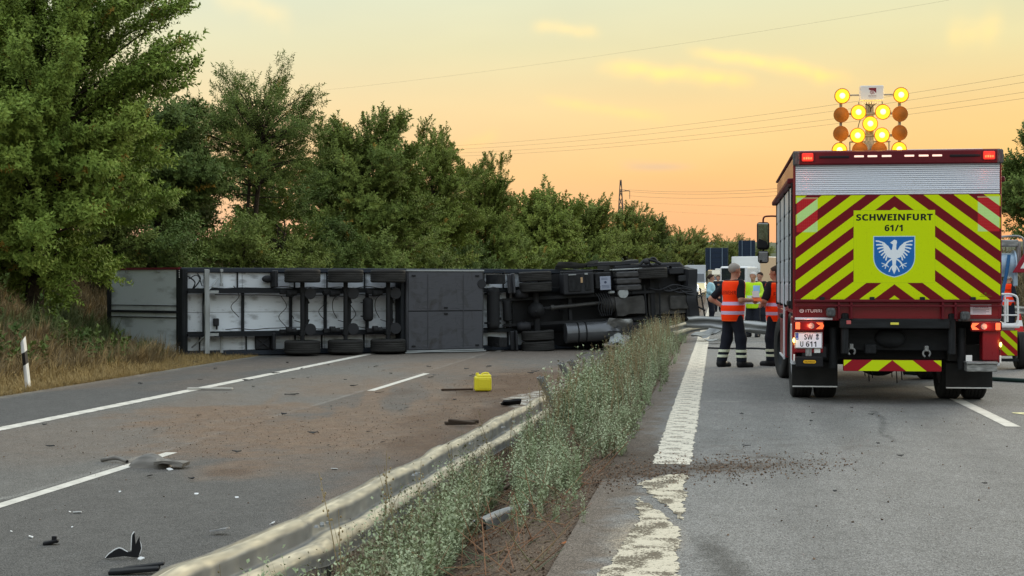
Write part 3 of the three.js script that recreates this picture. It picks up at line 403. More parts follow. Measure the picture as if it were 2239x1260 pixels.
const LIME = '#c2d800', DRED = '#6c121b';
function chevrons(c, w, h, sx, top, slope, per, cx, yel = LIME, red = DRED) {   // sx: pixels per metre
  c.fillStyle = red; c.fillRect(0, 0, w, h); c.fillStyle = yel;
  for (let v = -per * 20; v < per * 20; v += per) { const y0 = (top + v - per / 2) * sx, y1 = (top + v) * sx, e = w; c.beginPath(); c.moveTo(cx, y0); c.lineTo(cx + e, y0 + e * slope); c.lineTo(cx + e, y1 + e * slope); c.lineTo(cx, y1); c.lineTo(cx - e, y1 + e * slope); c.lineTo(cx - e, y0 + e * slope); c.fill(); }
}
function eagle(c, x, y, s) {   // heraldic eagle in white on a blue shield, s = shield width
  const sh = () => { c.beginPath(); c.moveTo(x - s / 2, y); c.lineTo(x + s / 2, y); c.lineTo(x + s / 2, y + s * .5); c.bezierCurveTo(x + s * .5, y + s * .82, x + s * .25, y + s * .95, x, y + s); c.bezierCurveTo(x - s * .25, y + s * .95, x - s * .5, y + s * .82, x - s / 2, y + s * .5); c.closePath(); };
  sh(); c.fillStyle = '#2466ae'; c.fill(); c.lineWidth = s * .022; c.strokeStyle = '#b9d3e2'; c.stroke();
  c.fillStyle = '#dfe6ee'; const P = (pts) => { c.beginPath(); pts.forEach(([a, b], i) => i ? c.lineTo(x + a * s, y + b * s) : c.moveTo(x + a * s, y + b * s)); c.closePath(); c.fill(); };
  for (const k of [-1, 1]) {
    P([[0, .30], [k * .08, .34], [k * .14, .24], [k * .22, .17], [k * .30, .14], [k * .27, .24], [k * .25, .38], [k * .14, .52], [0, .56]]);
    for (let i = 0; i < 7; i++) { const a = (-.35 + i * .28), L = .21 - i * .012, bx = k * (.24 - i * .012), by = .17 + i * .05, ex = bx + k * L * Math.cos(a), ey = by + L * Math.sin(a) * .8; c.lineWidth = s * .036; c.lineCap = 'round'; c.strokeStyle = '#dfe6ee'; c.beginPath(); c.moveTo(x + bx * s, y + by * s); c.quadraticCurveTo(x + (bx + ex) / 2 * s, y + ((by + ey) / 2 - .02) * s, x + ex * s, y + ey * s); c.stroke(); }
    c.lineWidth = s * .04; c.beginPath(); c.moveTo(x + k * .06 * s, y + .56 * s); c.quadraticCurveTo(x + k * .17 * s, y + .62 * s, x + k * .19 * s, y + .70 * s); c.stroke();
    c.lineWidth = s * .022; for (const [a, b] of [[.30, .66], [.29, .74], [.22, .79], [.14, .75]]) { c.beginPath(); c.moveTo(x + k * .19 * s, y + .70 * s); c.lineTo(x + k * a * s, y + b * s); c.stroke(); }
    c.lineWidth = s * .03; c.beginPath(); c.moveTo(x, y + .68 * s); c.bezierCurveTo(x + k * .05 * s, y + .74 * s, x + k * .10 * s, y + .78 * s, x + k * .12 * s, y + .86 * s); c.stroke();
  }
  P([[-.05, .12], [0, .08], [.06, .10], [.07, .15], [.055, .2], [.05, .3], [.08, .42], [.05, .6], [.04, .72], [.06, .8], [0, .93], [-.06, .8], [-.04, .72], [-.05, .6], [-.08, .42], [-.05, .3], [-.03, .2], [-.10, .155]]);
}
{
  const t = thing('fire_engine', 'dark red fire rescue truck with lime chevron tail and amber roof lamps', 'fire engine', [2.15, 0, -18.37]); t.scale.set(.985, 1, 1);
  const sub = (name) => { const g = new THREE.Group(); g.name = name; t.add(g); return g; };
  // box body: shell walls around a closed core
  part('body', [rbox(2.46, 1.98, 5.3, .03, 0, 2.07, -2.72), rbox(.09, 2.02, .12, .02, -1.205, 2.05, -.05), rbox(.09, 2.02, .12, .02, 1.205, 2.05, -.05)], M.red, t);
  part('roof_edge', [rbox(2.5, .035, 5.35, .015, 0, 3.075, -2.72)], M.redDark, t);
  const crown = part('roof_crown', [rbox(2.5, .165, .16, .02, 0, 2.99, .02)], M.redDark, t);
  part('crown_end', [rbox(.08, .17, .17, .02, -1.212, 2.99, .022)], M.grey, t); part('crown_end', [rbox(.08, .17, .17, .02, 1.212, 2.99, .022)], M.grey, t);
  for (let i = 0; i < 6; i++) part('work_light', rbox(.115, .022, .012, .004, [-.46, -.30, -.13, .14, .31, .47][i], 3.005, .106), M.whiteGlow, crown);
  for (const s of [-1, 1]) part('grab_slot', rbox(.36, .028, .012, .01, s * .78 + .02, 3.0, .105), M.black, crown);
  for (const s of [-1, 1]) { const l = part('warning_light', rbox(.14, .10, .03, .015, s * 1.08, 3.0, .115), M.redGlow, t); for (let i = 0; i < 4; i++) part('lamp', rbox(.022, .028, .008, .004, s * 1.08 - .042 + i * .028, 2.985, .134), M.redCore, l); const pl = new THREE.PointLight(C(1, .12, .05), .06); pl.position.set(s * 1.08, 3.0, .17); pl.castShadow = true; t.add(pl); }
  // rolled shutter made of horizontal slats
  const sh = sub('rear_shutter'); sh.position.set(0, 0, 0); for (let i = 0; i < 15; i++) { const hgt = .375 / 15; part('slat', rbox(2.44, hgt - .002, .022, .006, 0, 2.545 + hgt * (i + .5), .022 + (i === 2 || i === 12 ? .006 : 0)), M.alu, sh); }
  part('shutter_rail', [box(2.45, .03, .03, 0, 2.925, .02)], M.black, t);
  // tail lift platform with printed chevrons
  const W = 2.44, H = 1.265, S = 1024 / W;
  const liftTex = canvasTex(1024, Math.round(H * S), (c, w, h) => {
    chevrons(c, w, h, S, .01, .75, .267, w * .487);
    for (const k of [0, 1]) { const x0 = k ? w - .265 * S : .01 * S, ww = .255 * S, y0 = .03 * S, hh = .415 * S; c.save(); c.beginPath(); c.rect(x0, y0, ww, hh); c.clip(); c.fillStyle = '#b22026'; c.fillRect(x0, y0, ww, hh); c.fillStyle = '#b8e08a'; for (let v = -10; v < 12; v++) { const top = .01 + v * .267 - .133; c.beginPath(); const cx = w * .487, f = (x) => top * S + Math.abs(x - cx) * .75; c.moveTo(x0, f(x0)); c.lineTo(x0 + ww, f(x0 + ww)); c.lineTo(x0 + ww, f(x0 + ww) + .133 * S); c.lineTo(x0, f(x0) + .133 * S); c.fill(); } c.strokeStyle = 'rgba(240,255,230,.25)'; c.lineWidth = .6; for (let q = 0; q < 60; q += 5) { c.beginPath(); c.moveTo(x0 + q * 2, y0); c.lineTo(x0 + q * 2, y0 + hh); c.stroke(); c.beginPath(); c.moveTo(x0, y0 + q * 3); c.lineTo(x0 + ww, y0 + q * 3); c.stroke(); } c.restore(); c.strokeStyle = '#c9dc9a'; c.lineWidth = 2; c.strokeRect(x0, y0 - 2, ww, 5); }
    const px0 = (1.22 - .52) * S, px1 = (1.22 + .45) * S, py0 = .185 * S, py1 = 1.06 * S; c.fillStyle = LIME; c.fillRect(px0, py0, px1 - px0, py1 - py0); c.strokeStyle = '#a3bd18'; c.lineWidth = 1.5; c.strokeRect(px0, py0, px1 - px0, py1 - py0);
    const mx = (px0 + px1) / 2; c.fillStyle = '#20251c'; c.textAlign = 'center'; c.textBaseline = 'middle';
    const txt = (s, y, hgt, wid) => { c.save(); c.font = 'bold 100px sans-serif'; const m = c.measureText(s).width; c.translate(mx, y); c.scale(wid / m, hgt / 72); c.fillText(s, 0, 0); c.lineWidth = 3; c.strokeStyle = '#20251c'; c.strokeText(s, 0, 0); c.restore(); };
    txt('SCHWEINFURT', .27 * S, .078 * S, .92 * S); txt('61/1', .40 * S, .075 * S, .235 * S);
    eagle(c, mx, .50 * S, .49 * S);
    c.fillStyle = '#5b6d12'; c.font = '9px sans-serif'; c.fillText('PALFINGER', w * .93, h * .955); c.fillRect(w * .90, h * .965, w * .06, 2); c.fillRect(w * .925, h * .93, 8, 7);
    for (let i = 0; i < 1500; i++) { c.fillStyle = `rgba(52,44,34,${.06 + .2 * hash(i, 3)})`; c.beginPath(); c.arc(hash(i, 1) * w, h * (1 - Math.pow(hash(i, 2), 2.2)), .4 + hash(i, 4) * 1.3, 0, 7); c.fill(); } for (let i = 0; i < 40; i++) { c.strokeStyle = `rgba(70,60,40,${.05 + .12 * hash(i, 13)})`; c.lineWidth = 1; const x = hash(i, 11) * w, y = hash(i, 12) * h * .7; c.beginPath(); c.moveTo(x, y); c.lineTo(x + (hash(i, 15) - .5) * 6, y + 20 + hash(i, 14) * 90); c.stroke(); }
  });
  const lift = part('tail_lift', [rbox(2.46, 1.275, .06, .012, 0, 1.905, .04)], M.redDark, t);
  part('chevron_print', plane(W, H, 0, 1.905, .0725), std(0xffffff, .5, 0, { map: liftTex, specularIntensity: .25 }), lift);
  for (const x of [-.9, -.3, .3, .9]) part('latch', [rbox(.06, .045, .03, .008, x, 1.285, .085)], M.chassis, t);
  part('lift_sill', [rbox(2.48, .035, .10, .01, 0, 1.26, .05), rbox(2.46, .02, .05, .005, 0, 1.20, .09)], M.redDark, t);
  for (const s of [-.62, -.47, .62, .77]) part('lift_hinge', [rbox(.028, .2, .05, .006, s - .08, 1.14, .09)], M.redDark, t);
  // rear valance, lamps, plate
  part('rear_valance', [rbox(2.44, .24, .10, .02, 0, 1.135, -.03), rbox(.36, .36, .22, .02, -1.06, .80, -.1), rbox(.20, .44, .22, .02, 1.12, .76, -.1)], M.red, t);
  part('light_strip', [rbox(.46, .03, .05, .008, -1.0, 1.04, .03)], M.alu, t); part('light_strip', [rbox(.5, .03, .05, .008, .98, 1.03, .03)], M.grey, t);
  for (const s of [-1, 1]) {
    const l = part('tail_light', rbox(.37, .125, .06, .02, s * 1.06, .955, .035), M.redLens, t), a = s * 1.06;
    part('lamp', [rbox(.055, .085, .012, .01, a + s * .135, .955, .068), ball(.02, a + s * .135, .97, .07, 1, 1, .4)], M.redCore, l); part('lamp', [extr([[-.05, .05], [.05, .05], [.02, .025], [-.02, .0], [.02, -.025], [.05, -.05], [-.05, -.05], [-.07, 0]], .01).scale(s * .8, .8, 1).translate(a - s * .125, .955, .062)], M.redCore, l); part('reverse_lamp', cyl(.036, .036, .012, 'z', a - s * .03, .955, .066), M.galv, l);
    const pl = new THREE.PointLight(C(1, .22, .1), .04); pl.position.set(a, .955, .13); pl.castShadow = true; t.add(pl);
  }
  const plateTex = canvasTex(256, 148, (c, w, h) => { c.fillStyle = '#e9ecf5'; c.fillRect(0, 0, w, h); c.strokeStyle = '#222'; c.lineWidth = 4; c.strokeRect(2, 2, w - 4, h - 4); c.fillStyle = '#2a4db0'; c.fillRect(5, 5, 26, 62); c.fillStyle = '#e6c628'; for (let i = 0; i < 8; i++) c.fillRect(17 + Math.cos(i * .785) * 8, 22 + Math.sin(i * .785) * 8, 2.5, 2.5); c.fillStyle = '#fff'; c.font = 'bold 16px sans-serif'; c.fillText('D', 12, 60); c.fillStyle = '#15161a'; c.textBaseline = 'middle'; const f = (s, x, y, ww) => { c.save(); c.font = 'bold 72px sans-serif'; c.translate(x, y); c.scale(ww / c.measureText(s).width, 1); c.fillText(s, 0, 0); c.restore(); }; f('SW', 84, 40, 84); f('U', 44, 110, 38); f('611', 100, 110, 112); for (const y of [24, 54]) { c.beginPath(); c.arc(212, y, 13, 0, 7); c.fillStyle = y < 30 ? '#4b4f5c' : '#7d8794'; c.fill(); c.strokeStyle = '#333'; c.lineWidth = 2; c.stroke(); } });
  const plate = part('number_plate', rbox(.335, .195, .012, .006, -1.062, .775, .03), M.white, t); part('plate_print', plane(.325, .185, -1.062, .775, .0385), std(0xffffff, .4, 0, { map: plateTex }), plate);
  const logoTex = canvasTex(256, 56, (c, w, h) => { c.fillStyle = '#6a0e18'; c.fillRect(0, 0, w, h); c.strokeStyle = '#f0e9ec'; c.lineWidth = 7; c.beginPath(); c.ellipse(30, 28, 20, 16, 0, 0, 7); c.stroke(); c.beginPath(); c.moveTo(18, 30); c.bezierCurveTo(26, 16, 34, 40, 44, 24); c.stroke(); c.lineWidth = 6.5; c.lineCap = 'round'; c.lineJoin = 'round'; const L = (pts) => { c.beginPath(); pts.forEach((p, i) => i ? c.lineTo(...p) : c.moveTo(...p)); c.stroke(); }; L([[74, 15], [74, 41]]); L([[86, 15], [116, 15]]); L([[100, 15], [100, 41]]); L([[124, 15], [124, 34], [130, 41], [144, 41], [150, 34], [150, 15]]); L([[162, 41], [162, 15], [184, 15], [184, 27], [172, 27], [186, 41]]); L([[198, 41], [198, 15], [220, 15], [220, 27], [208, 27], [222, 41]]); L([[236, 15], [236, 41]]); });
  part('maker_print', plane(.30, .066, -1.03, 1.135, .0225), std(0xffffff, .4, 0, { map: logoTex }), t);
  const lblTex = canvasTex(128, 64, (c, w, h) => { c.fillStyle = '#cfd0dc'; c.fillRect(0, 0, w, h); c.fillStyle = '#4a4f66'; c.font = 'bold 17px sans-serif'; c.textAlign = 'center'; c.fillText('PALFINGER', w / 2, 20); for (let i = 0; i < 4; i++) c.fillRect(14, 28 + i * 8, 100 - (i % 2) * 18, 2.5); });
  part('maker_label', rbox(.25, .12, .008, .003, 1.0, 1.155, .026), std(0xffffff, .5, 0, { map: lblTex }), t);
  part('lift_beam', [rbox(1.32, .12, .12, .015, -.03, .985, .02), rbox(.09, .5, .14, .02, -.62, .86, -.02), rbox(.09, .5, .14, .02, .66, .86, -.02), cyl(.05, .05, .5, 'y', -.75, .68, -.15), cyl(.05, .05, .5, 'y', .8, .68, -.15)], M.chassis, t);
  part('lift_motor', [rbox(.11, .11, .14, .03, -.80, 1.12, .11)], M.grey, t); part('lift_motor', [rbox(.11, .11, .14, .03, .80, 1.08, .11)], M.grey, t);
  part('reflector', rbox(.055, .045, .01, .004, -.58, 1.0, .085), std(C(.5, .12, .12), .3), t); part('reflector', rbox(.10, .028, .01, .004, -.03, .985, .085), std(C(.75, .68, .1), .3), t);
  part('bumper_cover', [rbox(.33, .13, .1, .015, -1.05, .515, .0), rbox(.3, .14, .1, .015, -.99, .63, -.05)], M.black, t);
  const ovTex = canvasTex(128, 40, (c, w, h) => { c.fillStyle = '#0b0b0c'; c.fillRect(0, 0, w, h); c.fillStyle = '#d9a521'; c.beginPath(); c.roundRect ? c.roundRect(4, 4, 120, 32, 15) : c.rect(4, 4, 120, 32); c.fill(); c.fillStyle = '#2a220c'; c.font = 'bold 18px sans-serif'; c.textAlign = 'center'; c.textBaseline = 'middle'; c.fillText('PALFINGER', 64, 21); });
  part('maker_badge', plane(.165, .05, -1.05, .517, .0515), std(0xffffff, .5, 0, { map: ovTex }), t);
  part('white_tag', rbox(.075, .075, .008, .004, -.955, .66, .008), M.white, t); part('white_tag', rbox(.075, .075, .008, .004, .865, .57, .0), M.white, t);
  part('bracket', rbox(.08, .15, .02, .01, -1.06, .655, .01), M.galv, t);
  for (const s of [-1, 1]) { part('side_marker', rbox(.035, .10, .05, .01, s * 1.235, s < 0 ? .76 : .72, -.03), M.orangeLens, t); const a = part('side_lamp', [ball(.028, s * 1.238, s < 0 ? .775 : .735, -.0, .6, 1.1, .8)], M.amberCore, t); part('white_marker', rbox(.02, .09, .02, .006, s * 1.235, .56, -.0), M.white, t); const pl = new THREE.PointLight(C(1, .6, .1), .03); pl.position.set(s * 1.27, .77, .05); pl.castShadow = true; t.add(pl); }
  // underrun bar with printed chevrons, towing gear
  const barTex = canvasTex(512, 60, (c, w, h) => chevrons(c, w, h, 512 / 1.17, .0, .82, .40, w / 2, LIME, '#8e1220'));
  const bar = part('underrun_bar', rbox(1.18, .14, .08, .012, -.05, .475, -.02), M.redDark, t); part('chevron_print', plane(1.17, .132, -.05, .475, .0215), std(0xffffff, .45, 0, { map: barTex }), bar);
  part('tow_plate', [rbox(1.3, .26, .06, .01, 0, .78, -.25), ball(.19, -.05, .80, -.2, 1, .62, .45, 20)], M.chassis, t);
  for (const [x, y] of [[-.535, .67], [.37, .65]]) part('shackle', [put(new THREE.TorusGeometry(.042, .013, 8, 20, 5.2), x, y - .03, -.06, 0, 0, -.9), rbox(.05, .07, .08, .01, x, y + .03, -.08)], M.galv, t);
  part('coupling_box', rbox(.14, .12, .12, .02, -.30, .67, -.12), M.chassis, t);
  // chassis, axles, wheels
  part('chassis_frame', [box(.09, .26, 6.6, -.42, .82, -3.9), box(.09, .26, 6.6, .42, .82, -3.9), box(1.9, .1, .12, 0, .98, -.5), cyl(.075, .075, 1.9, 'x', 0, .5, -1.13), ball(.24, -.1, .52, -1.1, 1.25, 1, 1, 20), box(2.2, .5, .06, 0, .78, -.55), cyl(.06, .06, 1.9, 'x', 0, .5, -5.05), rbox(2.1, .25, 2.6, .05, 0, .95, -3), rbox(.5, .5, 1.1, .08, -.85, .75, -2.9), rbox(.5, .5, 1.1, .08, .85, .75, -2.9)], M.chassis, t);
  for (const [x, l] of [[-.35, .12], [-.3, .18], [-.26, .14], [-.02, .13], [.04, .2], [.10, .16], [.13, .1]]) part('hanging_cable', rod([x, .44, -.35], [x + .01, .44 - l, -.34], .007, 5), M.black, t);
  for (const s of [-1, 1]) { wheel(t, .47, .27, 'x', s * 1.095, .47, -1.13); wheel(t, .47, .27, 'x', s * .785, .47, -1.13); }
  for (const s of [-1, 1]) wheel(t, .47, .28, 'x', s * 1.08, .47, -5.05, M.chassis, 8 * R);
  for (const s of [-1, 1]) { const f = part('mud_flap', [rbox(.57, .32, .02, .006, s * .95, .33, -.52), box(.57, .2, .5, s * .95, .62, -.6)], M.rubber, t); part('reflective_edge', rbox(.56, .016, .008, .003, s * .95, .178, -.508), M.white, f); }
  part('step', [rbox(.36, .09, .2, .012, 1.0, .46, .02), rbox(.37, .03, .22, .008, 1.0, .52, .03)], M.galv, t);
  // left flank: aluminium corner, roller shutters with posts, awning rail, skirts, cab
  for (const s of [-1, 1]) {
    for (let i = 0; i < 4; i++) { const z0 = -.14 - i * 1.32, wd = i === 0 ? .55 : 1.24; const zc = i === 0 ? -.44 : -.14 - .62 - (i - 1) * 1.32 - .72; const p = part('side_shutter', [rbox(.03, 1.50, wd, .008, s * 1.236, 1.93, zc)], M.alu, t); for (let k = 0; k < 5; k++) part('slat', rbox(.012, .27, wd - .05, .004, s * 1.252, 1.33 + k * .3, zc), M.alu, p); }
    for (let i = 0; i < 5; i++) part('shutter_post', rbox(.05, 1.56, .05, .012, s * 1.245, 1.93, -.13 - (i ? .66 + (i - 1) * 1.32 : 0)), M.black, t);
    part('awning_rail', [rbox(.09, .07, 5.2, .02, s * 1.27, 2.73, -2.72), ], M.redDark, t);
    part('shutter_handle', [rbox(.05, .07, .34, .015, s * 1.275, 1.22, -.45)], M.black, t); part('shutter_handle', [rbox(.05, .06, .5, .015, s * 1.275, 1.02, -2.6)], M.black, t);
    part('side_skirt', [rbox(.05, .55, .42, .02, s * 1.23, .79, -.27)], M.red, t); part('side_skirt', [rbox(.05, .65, 1.6, .02, s * 1.23, .79, -2.75)], M.red, t);
    part('skirt_trim', [rbox(.055, .5, .26, .01, s * 1.235, .72, -.3)], M.alu, t); part('skirt_trim', [rbox(.03, .03, 1.3, .008, s * 1.26, .46, -2.75), rbox(.03, 1.1, .03, .008, s * 1.262, .985, -2.11)], M.alu, t);
    part('wheel_arch', [put(new THREE.TorusGeometry(.56, .03, 6, 18, Math.PI), s * 1.22, .5, -1.13, 0, Math.PI / 2, 0)], M.black, t);
  }
  part('roof_locker', [rbox(2.3, .05, 4.6, .02, 0, 3.12, -2.9)], M.alu, t);
  const cab = part('cab', [extr([[-5.5, .62], [-7.3, .62], [-7.42, 1.5], [-7.2, 2.75], [-7.0, 2.86], [-5.5, 2.86]], 2.2, .04).rotateY(-Math.PI / 2).translate(1.1, 0, 0)], M.red, t);
  for (const s of [-1, 1]) part('cab_window', rbox(.02, .75, .95, .05, s * 1.15, 2.2, -6.5), M.glass, cab);
  part('windscreen', rbox(2.0, .85, .03, .05, 0, 2.2, -7.36, .17), M.glass, cab);
  for (const s of [-1, 1]) {
    const a = part('mirror_arm', [tube([[s * 1.1, 2.58, -6.6], [s * 1.3, 2.59, -6.6], [s * 1.4, 2.57, -6.58], [s * 1.41, 2.42, -6.58]], .016, 16)], M.redDark, t);
    part('mirror', [rbox(.21, .46, .10, .06, s * 1.415, 2.26, -6.55, 0, s * .1, 0, 3), rbox(.18, .21, .10, .07, s * 1.41, 1.91, -6.55, 0, 0, 0, 3), rbox(.03, .12, .04, .01, s * 1.41, 2.03, -6.56)], M.black, a);
    part('mirror_glass', [rbox(.175, .41, .01, .05, s * 1.415, 2.26, -6.493, .16, s * .16, 0, 3)], M.mirror, a); part('mirror_glass', [rbox(.15, .17, .01, .06, s * 1.41, 1.91, -6.49, .22, s * .1, 0, 3)], M.mirror, a);
  }
  // amber arrow board on the roof
  const ab = sub('arrow_board'), zb = -.30, X = (p) => (p - 1964) / 181, Y = (p) => 1.47 + (620 - p) / 181;
  part('board_frame', [rbox(.035, .70, .03, .006, X(1848), 3.44, zb - .05), rbox(.035, .70, .03, .006, X(1978), 3.44, zb - .05), rbox(.74, .03, .03, .006, X(1913), Y(240), zb - .055), rbox(.74, .03, .03, .006, X(1913), Y(289), zb - .055), rbox(.72, .018, .02, .004, X(1915), Y(198), zb - .06), rbox(.10, .62, .03, .006, X(1912), 3.40, zb - .065), rbox(.014, .1, .014, .003, X(1888), Y(222), zb - .05), rbox(.014, .1, .014, .003, X(1940), Y(222), zb - .05), rbox(.5, .016, .02, .004, X(1913), Y(303), zb - .05), rbox(.016, .16, .02, .004, X(1868), Y(317), zb - .05), rbox(.016, .16, .02, .004, X(1955), Y(317), zb - .05), rbox(.12, .16, .02, .004, X(1911), Y(315), zb - .045)], M.galv, ab);
  const boxTex = canvasTex(160, 96, (c, w, h) => { c.fillStyle = '#c8ccd2'; c.fillRect(0, 0, w, h); c.fillStyle = '#6e2430'; c.beginPath(); c.moveTo(58, 12); c.lineTo(112, 12); c.lineTo(112, 52); c.quadraticCurveTo(86, 20, 58, 26); c.fill(); c.strokeStyle = '#6e2430'; c.lineWidth = 5; for (const r of [14, 24, 33]) { c.beginPath(); c.arc(64, 60, r, -1.5, -.1); c.stroke(); } c.fillStyle = '#53343c'; c.font = 'bold 14px sans-serif'; c.textAlign = 'center'; c.fillText('Horizont', 84, 74); c.fillStyle = '#9aa0a8'; c.fillRect(58, 80, 54, 3); });
  const cb = part('control_box', rbox(.295, .185, .10, .015, X(1915), Y(196), zb), std(C(.55, .57, .6), .45), ab); part('box_print', plane(.27, .165, X(1915), Y(196), zb + .0535), std(0xffffff, .5, 0, { map: boxTex }), cb);
  for (let i = 0; i < 8; i++) part('cable_gland', cyl(.008, .008, .035, 'y', X(1915) - .105 + i * .03, Y(216), zb, 8), M.white, cb);
  part('cable', [tube([[X(1900), Y(218), zb], [X(1912), Y(226), zb], [X(1913), Y(236), zb - .02]], .006, 10, 5), tube([[X(1926), Y(218), zb], [X(1916), Y(226), zb], [X(1913), Y(236), zb - .02]], .006, 10, 5), tube([[X(1892), Y(250), zb - .02], [X(1888), Y(262), zb - .02], [X(1885), Y(275), zb - .02]], .005, 8, 5)], M.black, cb);
  const lampAt = (p, q, lit) => { const g = part('amber_lamp', [lathe([[.001, .014], [.03, .0135], [.032, .010], [.055, .009], [.057, .006], [.078, .004], [.084, .006], [.092, 0], [.092, -.04], [.07, -.055], [.001, -.06]], 28, 'z', X(p), Y(q), zb + .02)], lit ? M.amberGlow : M.orangeLens, ab); part('bezel', put(new THREE.TorusGeometry(.09, .007, 8, 28), X(p), Y(q), zb + .02), M.orangeLens, g); if (lit) { part('bulb', ball(.036, X(p), Y(q), zb + .045, 1, 1, .5), M.amberCore, g); const pl = new THREE.PointLight(C(1, .58, .1), .12); pl.position.set(X(p), Y(q), zb + .1); pl.castShadow = true; pl.shadow.radius = 4; t.add(pl); } };
  for (const [p, q] of [[1850, 201], [1980, 201], [1886, 238], [1940, 238], [1912, 264], [1884, 290], [1938, 290], [1844, 322], [1976, 322]]) lampAt(p, q, true);
  for (const [p, q] of [[1848, 243], [1978, 243], [1847, 285], [1977, 285], [1889, 322], [1932, 322]]) lampAt(p, q, false);
}
// ---------------------------------------------------------------- overturned semi-trailer (local: x along it towards its front, y up, z out of its underside)
const whitePanelTex = dataTex(512, 512, (i, j) => { const u = i / 512, v = j / 512; let g = 0, a = .5; for (let k = 0, n = 4; k < 6; k++, n *= 2) { g += a * pnoise(u * n, v * n, n, 121 + k); a *= .55; } const d = smooth(.55, .9, g), sp = hash(i >> 1, j >> 1, 5) > .99 && g > .5 ? .25 : 0; const k = 1 - d * .22 - sp; return [225 * k, 232 * k, 240 * k]; });
const W = {
  panel: std(C(.95, .96, .97), .5, 0, { map: whitePanelTex }), panelDirty: std(C(.84, .84, .84), .6, 0, { map: whitePanelTex }), dark: std(C(.020, .024, .030), .6, 0, { map: grimeTex }), rail: std(C(.025, .032, .045), .5), palletBox: std(C(.085, .088, .10), .5, 0, { map: grimeTex }), wall: std(C(.62, .64, .65), .45, 0, { map: grimeTex }), door: std(C(.82, .85, .86), .4, 0, { map: whitePanelTex }), frameRed: std(C(.14, .012, .02), .5), bumper: std(C(.42, .42, .40), .55, .2, { map: whitePanelTex }), underDark: std(C(.026, .027, .030), .75, 0, { map: grimeTex }), tank: std(C(.11, .115, .125), .5, .5, { roughnessMap: grimeRough }), mid: std(C(.06, .058, .056), .65, .1, { map: grimeTex }), plastic: std(C(.024, .025, .029), .6),
};
{
  const t = thing('semi_trailer', 'overturned box semi-trailer lying on its side with its pale underside showing', 'trailer', [-15.1, LY + .02, -40.3], 31.9 * R);
  const L = 13.5, B = 2.52, D = 2.78, rack = 1.5;
  // box walls; the roof end is racked backwards by the fall
  const hex = (x0, x1, y0, y1, z0, z1) => { const g = new THREE.BoxGeometry(x1 - x0, y1 - y0, z1 - z0, 8, 4, 4).translate((x0 + x1) / 2, (y0 + y1) / 2, (z0 + z1) / 2), p = g.attributes.position; for (let i = 0; i < p.count; i++) { const k = clamp(1 - p.getX(i) / 7); p.setX(i, p.getX(i) + p.getZ(i) / D * rack * k); } g.computeVertexNormals(); return g; };
  part('side_wall', hex(.05, L, B - .03, B, -D, -.06), W.wall, t, 'long side wall facing the sky'); part('side_wall', hex(.05, L, 0, .03, -D, -.06), W.wall, t, 'side wall lying on the road');
  part('roof', hex(.05, L, .03, B - .03, -D, -D + .03), W.wall, t); part('front_wall', hex(L - .03, L, .03, B - .03, -D + .03, -.06), W.wall, t);
  const core = part('floor', hex(.06, L, .03, B - .03, -.12, -.062), W.dark, t);
  // rear doors, frame and locking bars
  for (const [a, b] of [[.06, 1.255], [1.265, B - .06]]) { const d = part('rear_door', hex(-.02, .03, a, b, -D + .05, -.10), W.door, t); for (const y of [a + .25, b - .25]) part('door_hinge', hex(-.045, -.02, a < 1 ? a + .01 : b - .09, a < 1 ? a + .09 : b - .01, -D * (y > (a + b) / 2 ? .3 : .75) - .05, -D * (y > (a + b) / 2 ? .3 : .75) + .05), W.bumper, d); }
  part('locking_bar', hex(-.06, -.035, 1.08, 1.105, -D + .02, -.1), W.dark, t); part('locking_bar', hex(-.06, -.035, 1.42, 1.445, -D + .02, -.1), W.dark, t); part('locking_bar', hex(-.07, -.02, 1.22, 1.29, -D + .02, -.1), W.dark, t);
  part('rear_frame', [hex(-.05, .06, B - .055, B + .01, -D, -.02)], W.frameRed, t); part('rear_frame', [hex(-.05, .06, -.01, .055, -D, -.02)], W.frameRed, t); part('rear_frame', [hex(-.06, .06, .055, B - .055, -D - .08, -D + .05)], W.dark, t); part('rear_frame', [hex(-.05, .1, .055, B - .055, -.10, .14)], W.dark, t);
  for (const y of [.06, B - .30]) { const m = part('reflective_strip', [box(.012, .24, .05, -.045, y + .12, .10)], W.dark, t); for (let i = 0; i < 4; i++) part('reflector', box(.01, .03, .045, -.056, y + .03 + i * .06, .10), M.white, m); }
  // side rails along both edges, inner girders, cross members, panels
  part('side_rail', rbox(L, .13, .16, .02, L / 2, B - .065, .02), W.rail, t); part('side_rail', rbox(L, .14, .16, .02, L / 2, .07, .02), W.rail, t);
  for (const y of [.62, 1.86]) part('main_girder', [box(9.2, .13, .03, 4.75, y, .34), box(9.2, .03, .30, 4.75, y, .17), box(4, .1, .03, 11.3, y, .2), box(4, .03, .18, 11.3, y, .09)], W.dark, t);
  const xs = [.12, .66, 1.78, 3.2, 4.25, 5.55, 6.5, 9.2, 10.15, 11.2, 12.3, 13.4], rows = [[.15, .55], [.69, 1.235], [1.245, 1.79], [1.93, 2.38]];
  for (let i = 0; i < xs.length - 1; i++) rows.forEach(([a, b], j) => part('floor_panel', rbox(xs[i + 1] - xs[i] - .008, b - a, .02, .006, (xs[i] + xs[i + 1]) / 2, (a + b) / 2, -.045 + (hash(i, j) - .5) * .006), (i + j) % 4 === 1 || i === 0 ? W.panelDirty : W.panel, t));
  for (const x of xs.slice(1, -1)) part('cross_member', [box(.07, 1.2, .12, x, 1.24, .03), box(.03, .42, .08, x + (hash(x * 10, 2) - .5) * .3, .36, .01), box(.03, .46, .08, x + (hash(x * 10, 5) - .5) * .3, 2.15, .01)], W.dark, t);
